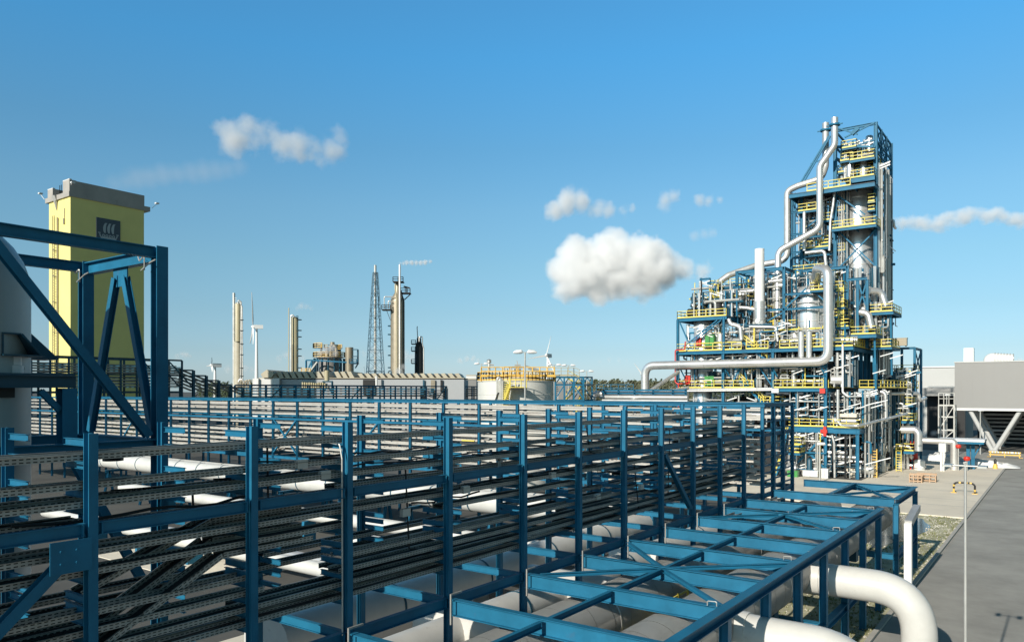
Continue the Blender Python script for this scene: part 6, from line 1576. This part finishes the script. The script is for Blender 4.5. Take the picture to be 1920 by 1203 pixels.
vapour('cloud', 'ragged white cloud high over the yellow tower side of the sky', 'cloud', 520, 268, 280, 140, 1000,
       [(-.62, 0, .15, .5), (-.42, 0, .42, .42), (-.2, 0, .15, .46), (.05, 0, -.05, .46), (.3, 0, -.12, .44), (.5, 0, -.15, .42), (.68, 0, -.15, .42), (.8, 0, .15, .3), (.68, 0, -.4, .3)], 2.9, 1.7, 1.4, .6, 6, group=G)
vapour('steam_plume', 'long faint veil of steam drifting from the top of the yellow tower', 'steam', 340, 325, 330, 100, 330,
       [(-.75, 0, -.35, .4), (-.5, 0, -.25, .5), (-.2, 0, -.1, .55), (.1, 0, 0, .55), (.4, 0, .1, .5), (.65, 0, .25, .45), (-.62, 0, -.3, .45), (-.35, 0, -.17, .5), (-.05, 0, -.05, .55), (.25, 0, .06, .52), (.52, 0, .17, .46)], .85, .9, .8, .25, 7)
vapour('steam_plume', 'long white steam plume trailing to the right edge from behind the process tower', 'steam', 1800, 412, 270, 92, 420,
       [(-.94, 0, -.15, .22), (-.86, 0, -.14, .26), (-.78, 0, -.12, .3), (-.68, 0, -.10, .32), (-.58, 0, -.12, .34), (-.48, 0, -.12, .36), (-.38, 0, -.12, .38), (-.28, 0, -.12, .42), (-.18, 0, -.08, .38), (-.08, 0, .02, .36), (.02, 0, .1, .34), (.12, 0, .16, .32), (.22, 0, .22, .34), (.32, 0, .14, .34), (.42, 0, .2, .36), (.52, 0, .28, .34), (.62, 0, .14, .36), (.72, 0, -.05, .38), (.84, 0, -.1, .36)], 3.4, 2.6, 1.9, .4, 8)
vapour('steam_plume', 'short white steam wisp blowing right from the thin stack of the tallest brown column', 'steam', 782, 493, 70, 20, 250,
       [(-.9, 0, .0, .35), (-.75, 0, .05, .45), (-.55, 0, .05, .55), (-.3, 0, .1, .6), (-.05, 0, .1, .55), (.2, 0, .05, .5), (.45, 0, .15, .55), (.7, 0, .2, .45)], 2.4, 1.9, 1.4, .5, 9)
vapour('steam_plume', 'billow of grey steam rising over the stocky plant of drums', 'steam', 615, 657, 50, 34, 262, [(-.5, 0, -.1, .5), (-.1, 0, .1, .6), (.3, 0, .2, .55), (.5, 0, -.3, .5)], 1.5, 1.8, 1.3, .5, 10, col=(.9, .92, .95))
vapour('steam_plume', 'low puff of steam at the foot of the tallest brown column', 'steam', 752, 692, 28, 30, 250, [(-.2, 0, -.3, .7), (.2, 0, .2, .5)], 1.0, 1.6, 1.2, .5, 11)
vapour('steam_plume', 'small steam puff drifting beside the pale scaffold tower', 'steam', 1752, 812, 84, 30, 140, [(-.5, 0, -.1, .6), (0, 0, .05, .55), (.4, 0, .2, .5)], 1.0, 1.5, 1.2, .5, 12)
for i, (u, v, w_, h_, dn) in enumerate(((345, 665, 30, 20, 1.5), (450, 690, 60, 22, .8), (545, 668, 60, 24, .8), (765, 670, 60, 34, 1.1), (880, 673, 44, 18, 1.2), (700, 660, 40, 24, .8), (1888, 672, 60, 18, 1.6), (1150, 675, 70, 14, .35), (570, 575, 34, 20, .6))):
    lbs = ('low distant puff of cloud right of the portal frame', 'low faint cloud bank beside the slim sand column', 'low faint cloud left of the steaming plant', 'pale low cloud behind the short dark column', 'small low cloud over the right end of the factory hall', 'low pale cloud behind the lattice stack', 'low white cloud above the roof of the grey hall', 'faint streak of low cloud over the stair tower', 'faint puff over the plain sand column')
    vapour('cloud', lbs[i], 'cloud', u, v, w_ * 1.5, h_ * 1.35, 1900, [(-.5, 0, -.2, .5), (-.15, 0, .1, .6), (.2, 0, 0, .55), (.5, 0, -.2, .45)], dn * 1.25, 1.3, 1.1, .5, 20 + i, group=G)

# ---------------------------------------------------------------- loose cables, boxes and small fittings in the long rack
r_ = random.Random(5)
for i in range(16):
    y0 = r_.uniform(2, 34); L = r_.uniform(3, 11); x = FX - r_.uniform(.25, 1.1); z = CAMH - r_.choice(LV) + .16
    b = MB(); n_ = 10
    b.tube([(x + .06 * math.sin(k * 1.7 + i), y0 + L * k / n_, z + .05 - .10 * math.sin(math.pi * k / n_ * 2) ** 2 + r_.uniform(-.015, .015)) for k in range(n_ + 1)], .02 + .02 * r_.random(), 6); b.build('loose_cable', 'cable', rack)
for i in range(11):
    y = RY[i % len(RY)] + r_.uniform(.5, 2.8); z0, z1 = sorted(r_.sample(LV, 2)); x = FX - r_.uniform(.3, .9)
    b = MB(); b.pipe([(x, y - .6, CAMH - z0 + .1), (x, y, CAMH - z0 + .02), (x + r_.uniform(-.2, .2), y + .1, CAMH - z1 + .2), (x, y + .8, CAMH - z1 + .08)], .028, 6); b.build('drop_cable', 'cable', rack)
for i in range(10):
    y = RY[2 + i % 9] + r_.uniform(.6, 2.6); z = CAMH - r_.choice(LV[1:8]) - .02
    b = MB(); b.box(FX - .30, FX - .16, y, y + .34, z, z + .24); b.build('junction_box', 'galv', rack)
for y in RY:
    b = MB()
    for zz_ in (9.65, 5.62):
        for dy in (-.19, .19):
            b = MB(); b.box(FX - .085, FX + .10, y + dy - .012, y + dy + .012, zz_ - .12, zz_ + .12)
            for dz in (-.08, .08): b.tube([(FX + .083, y + dy, zz_ + dz), (FX + .115, y + dy, zz_ + dz)], .018, 6)
            b.build('splice_plate', 'blue', rack)
for y in OY:
    b = MB()
    for dx in (.2, .26):
        for dz in (-.12, -.25, -.38): b.tube([(OX - dx, y - .045, ZF + dz), (OX - dx, y + .045, ZF + dz)], .02, 6)
    b.box(OX - .32, OX - .17, y - .03, y - .009, ZF - .46, ZF - .06); b.build('bolted_cleat', 'blue', opf)
for y in OY[1::2]:
    b = MB(); b.pipe([(OX - .5, y - .2, ZF + .02), (OX - .5, y - .2, ZF + .16), (OX - .2, y - .2, ZF + .18), (OX - .2, y - .2, ZF + .04)], .018, 6); b.build('lifting_loop', 'galv', opf)

# ---------------------------------------------------------------- grass tufts and stones of the verge, uncountable
r_ = random.Random(3)
b = MB()
for i in range(5200):
    x, y = r_.uniform(-16, KX - .35), r_.uniform(22, 85.8)
    if math.hypot((x + 12.2) / 2.0, (y - 76) / 9.4) < 1.05 or math.sin(x * 1.3 + y * .31) + math.sin(y * .7) < -.5 and r_.random() < .8: continue
    h = r_.uniform(.06, .2); a = r_.random() * 6.28
    for k in range(3):
        a += 2.1; dx, dy = .09 * math.cos(a), .09 * math.sin(a)
        b.quad((x - dy * .5, y + dx * .5, .02), (x + dy * .5, y - dx * .5, .02), (x + dx * 1.4, y + dy * 1.4, .02 + h))
M['grass'] = mat('dry_grass', (0.22, 0.23, 0.09), 0.9, var=0.4, scale=0.3)
o = b.build('verge_grass', 'grass'); o["kind"] = 'stuff'; o["label"] = 'dry short grass on the verge beside the kerb'
b = MB()
for i in range(3600):
    x, y = r_.uniform(-16, KX - .35), r_.uniform(30, 85.8); q = r_.uniform(.04, .12)
    if math.hypot((x + 12.2) / 2.0, (y - 76) / 9.4) < .98: continue
    t_ = r_.random() * 6.28; p_ = [(x + q * math.cos(t_ + k * 1.57) * r_.uniform(.7, 1.2), y + q * math.sin(t_ + k * 1.57) * r_.uniform(.7, 1.2), .03) for k in range(4)]
    for k in range(4): b.quad(p_[k], p_[(k + 1) % 4], (x, y, .03 + q * .9))
M['stone'] = mat('pale_stone', (0.52, 0.49, 0.42), 0.9, var=0.3, scale=0.4)
o = b.build('loose_stones', 'stone'); o["kind"] = 'stuff'; o["label"] = 'loose pale stones scattered over the verge'

# ---------------------------------------------------------------- low pipe runs and blocks on the ground behind the long rack
for i, (y, x0, x1, z, r, m, lb) in enumerate(((31.0, -27, -75, 1.5, .45, 'white', 'white low pipe on short trestles behind the long rack, nearest of three'), (32.6, -27, -75, 1.5, .3, 'silverdull', 'grey low pipe beside the nearest white one behind the long rack'), (40.5, -26, -80, 2.4, .5, 'white', 'white low pipe before the two long pipes of the cross rack'))):
    b = MB(); b.tube([(x0, y, z), (x1, y, z)], r, 18); o = tag(b.build('white_pipe' if m == 'white' else 'grey_pipe', m), lb, 'pipe')
    for k in range(7): xx = x0 - 3 - 7 * k; b = MB(); b.box(xx - .15, xx + .15, y - .6, y + .6, 0, z - r); b.build('saddle', 'blue', o)
for i, (x, y, sx, sy, sz, lb) in enumerate(((-30, 22.5, 3.0, 1.6, 1.1, 'low white plinth box on the ground behind the rack, nearest the portal'), (-33, 14.5, 2.2, 3.0, .9, 'flat pale plinth box on the ground under the portal frame'), (-29, 35, 2.6, 1.4, 1.2, 'pale plinth box behind the middle of the long rack'))):
    t = thing('plinth_box', lb, 'box', (x, y, 0))
    MB().box(x - sx / 2, x + sx / 2, y - sy / 2, y + sy / 2, 0, sz).build('casing', 'clad2', t); MB().box(x - sx / 2 - .08, x + sx / 2 + .08, y - sy / 2 - .08, y + sy / 2 + .08, sz + .003, sz + .12).build('lid', 'whitepaint', t)
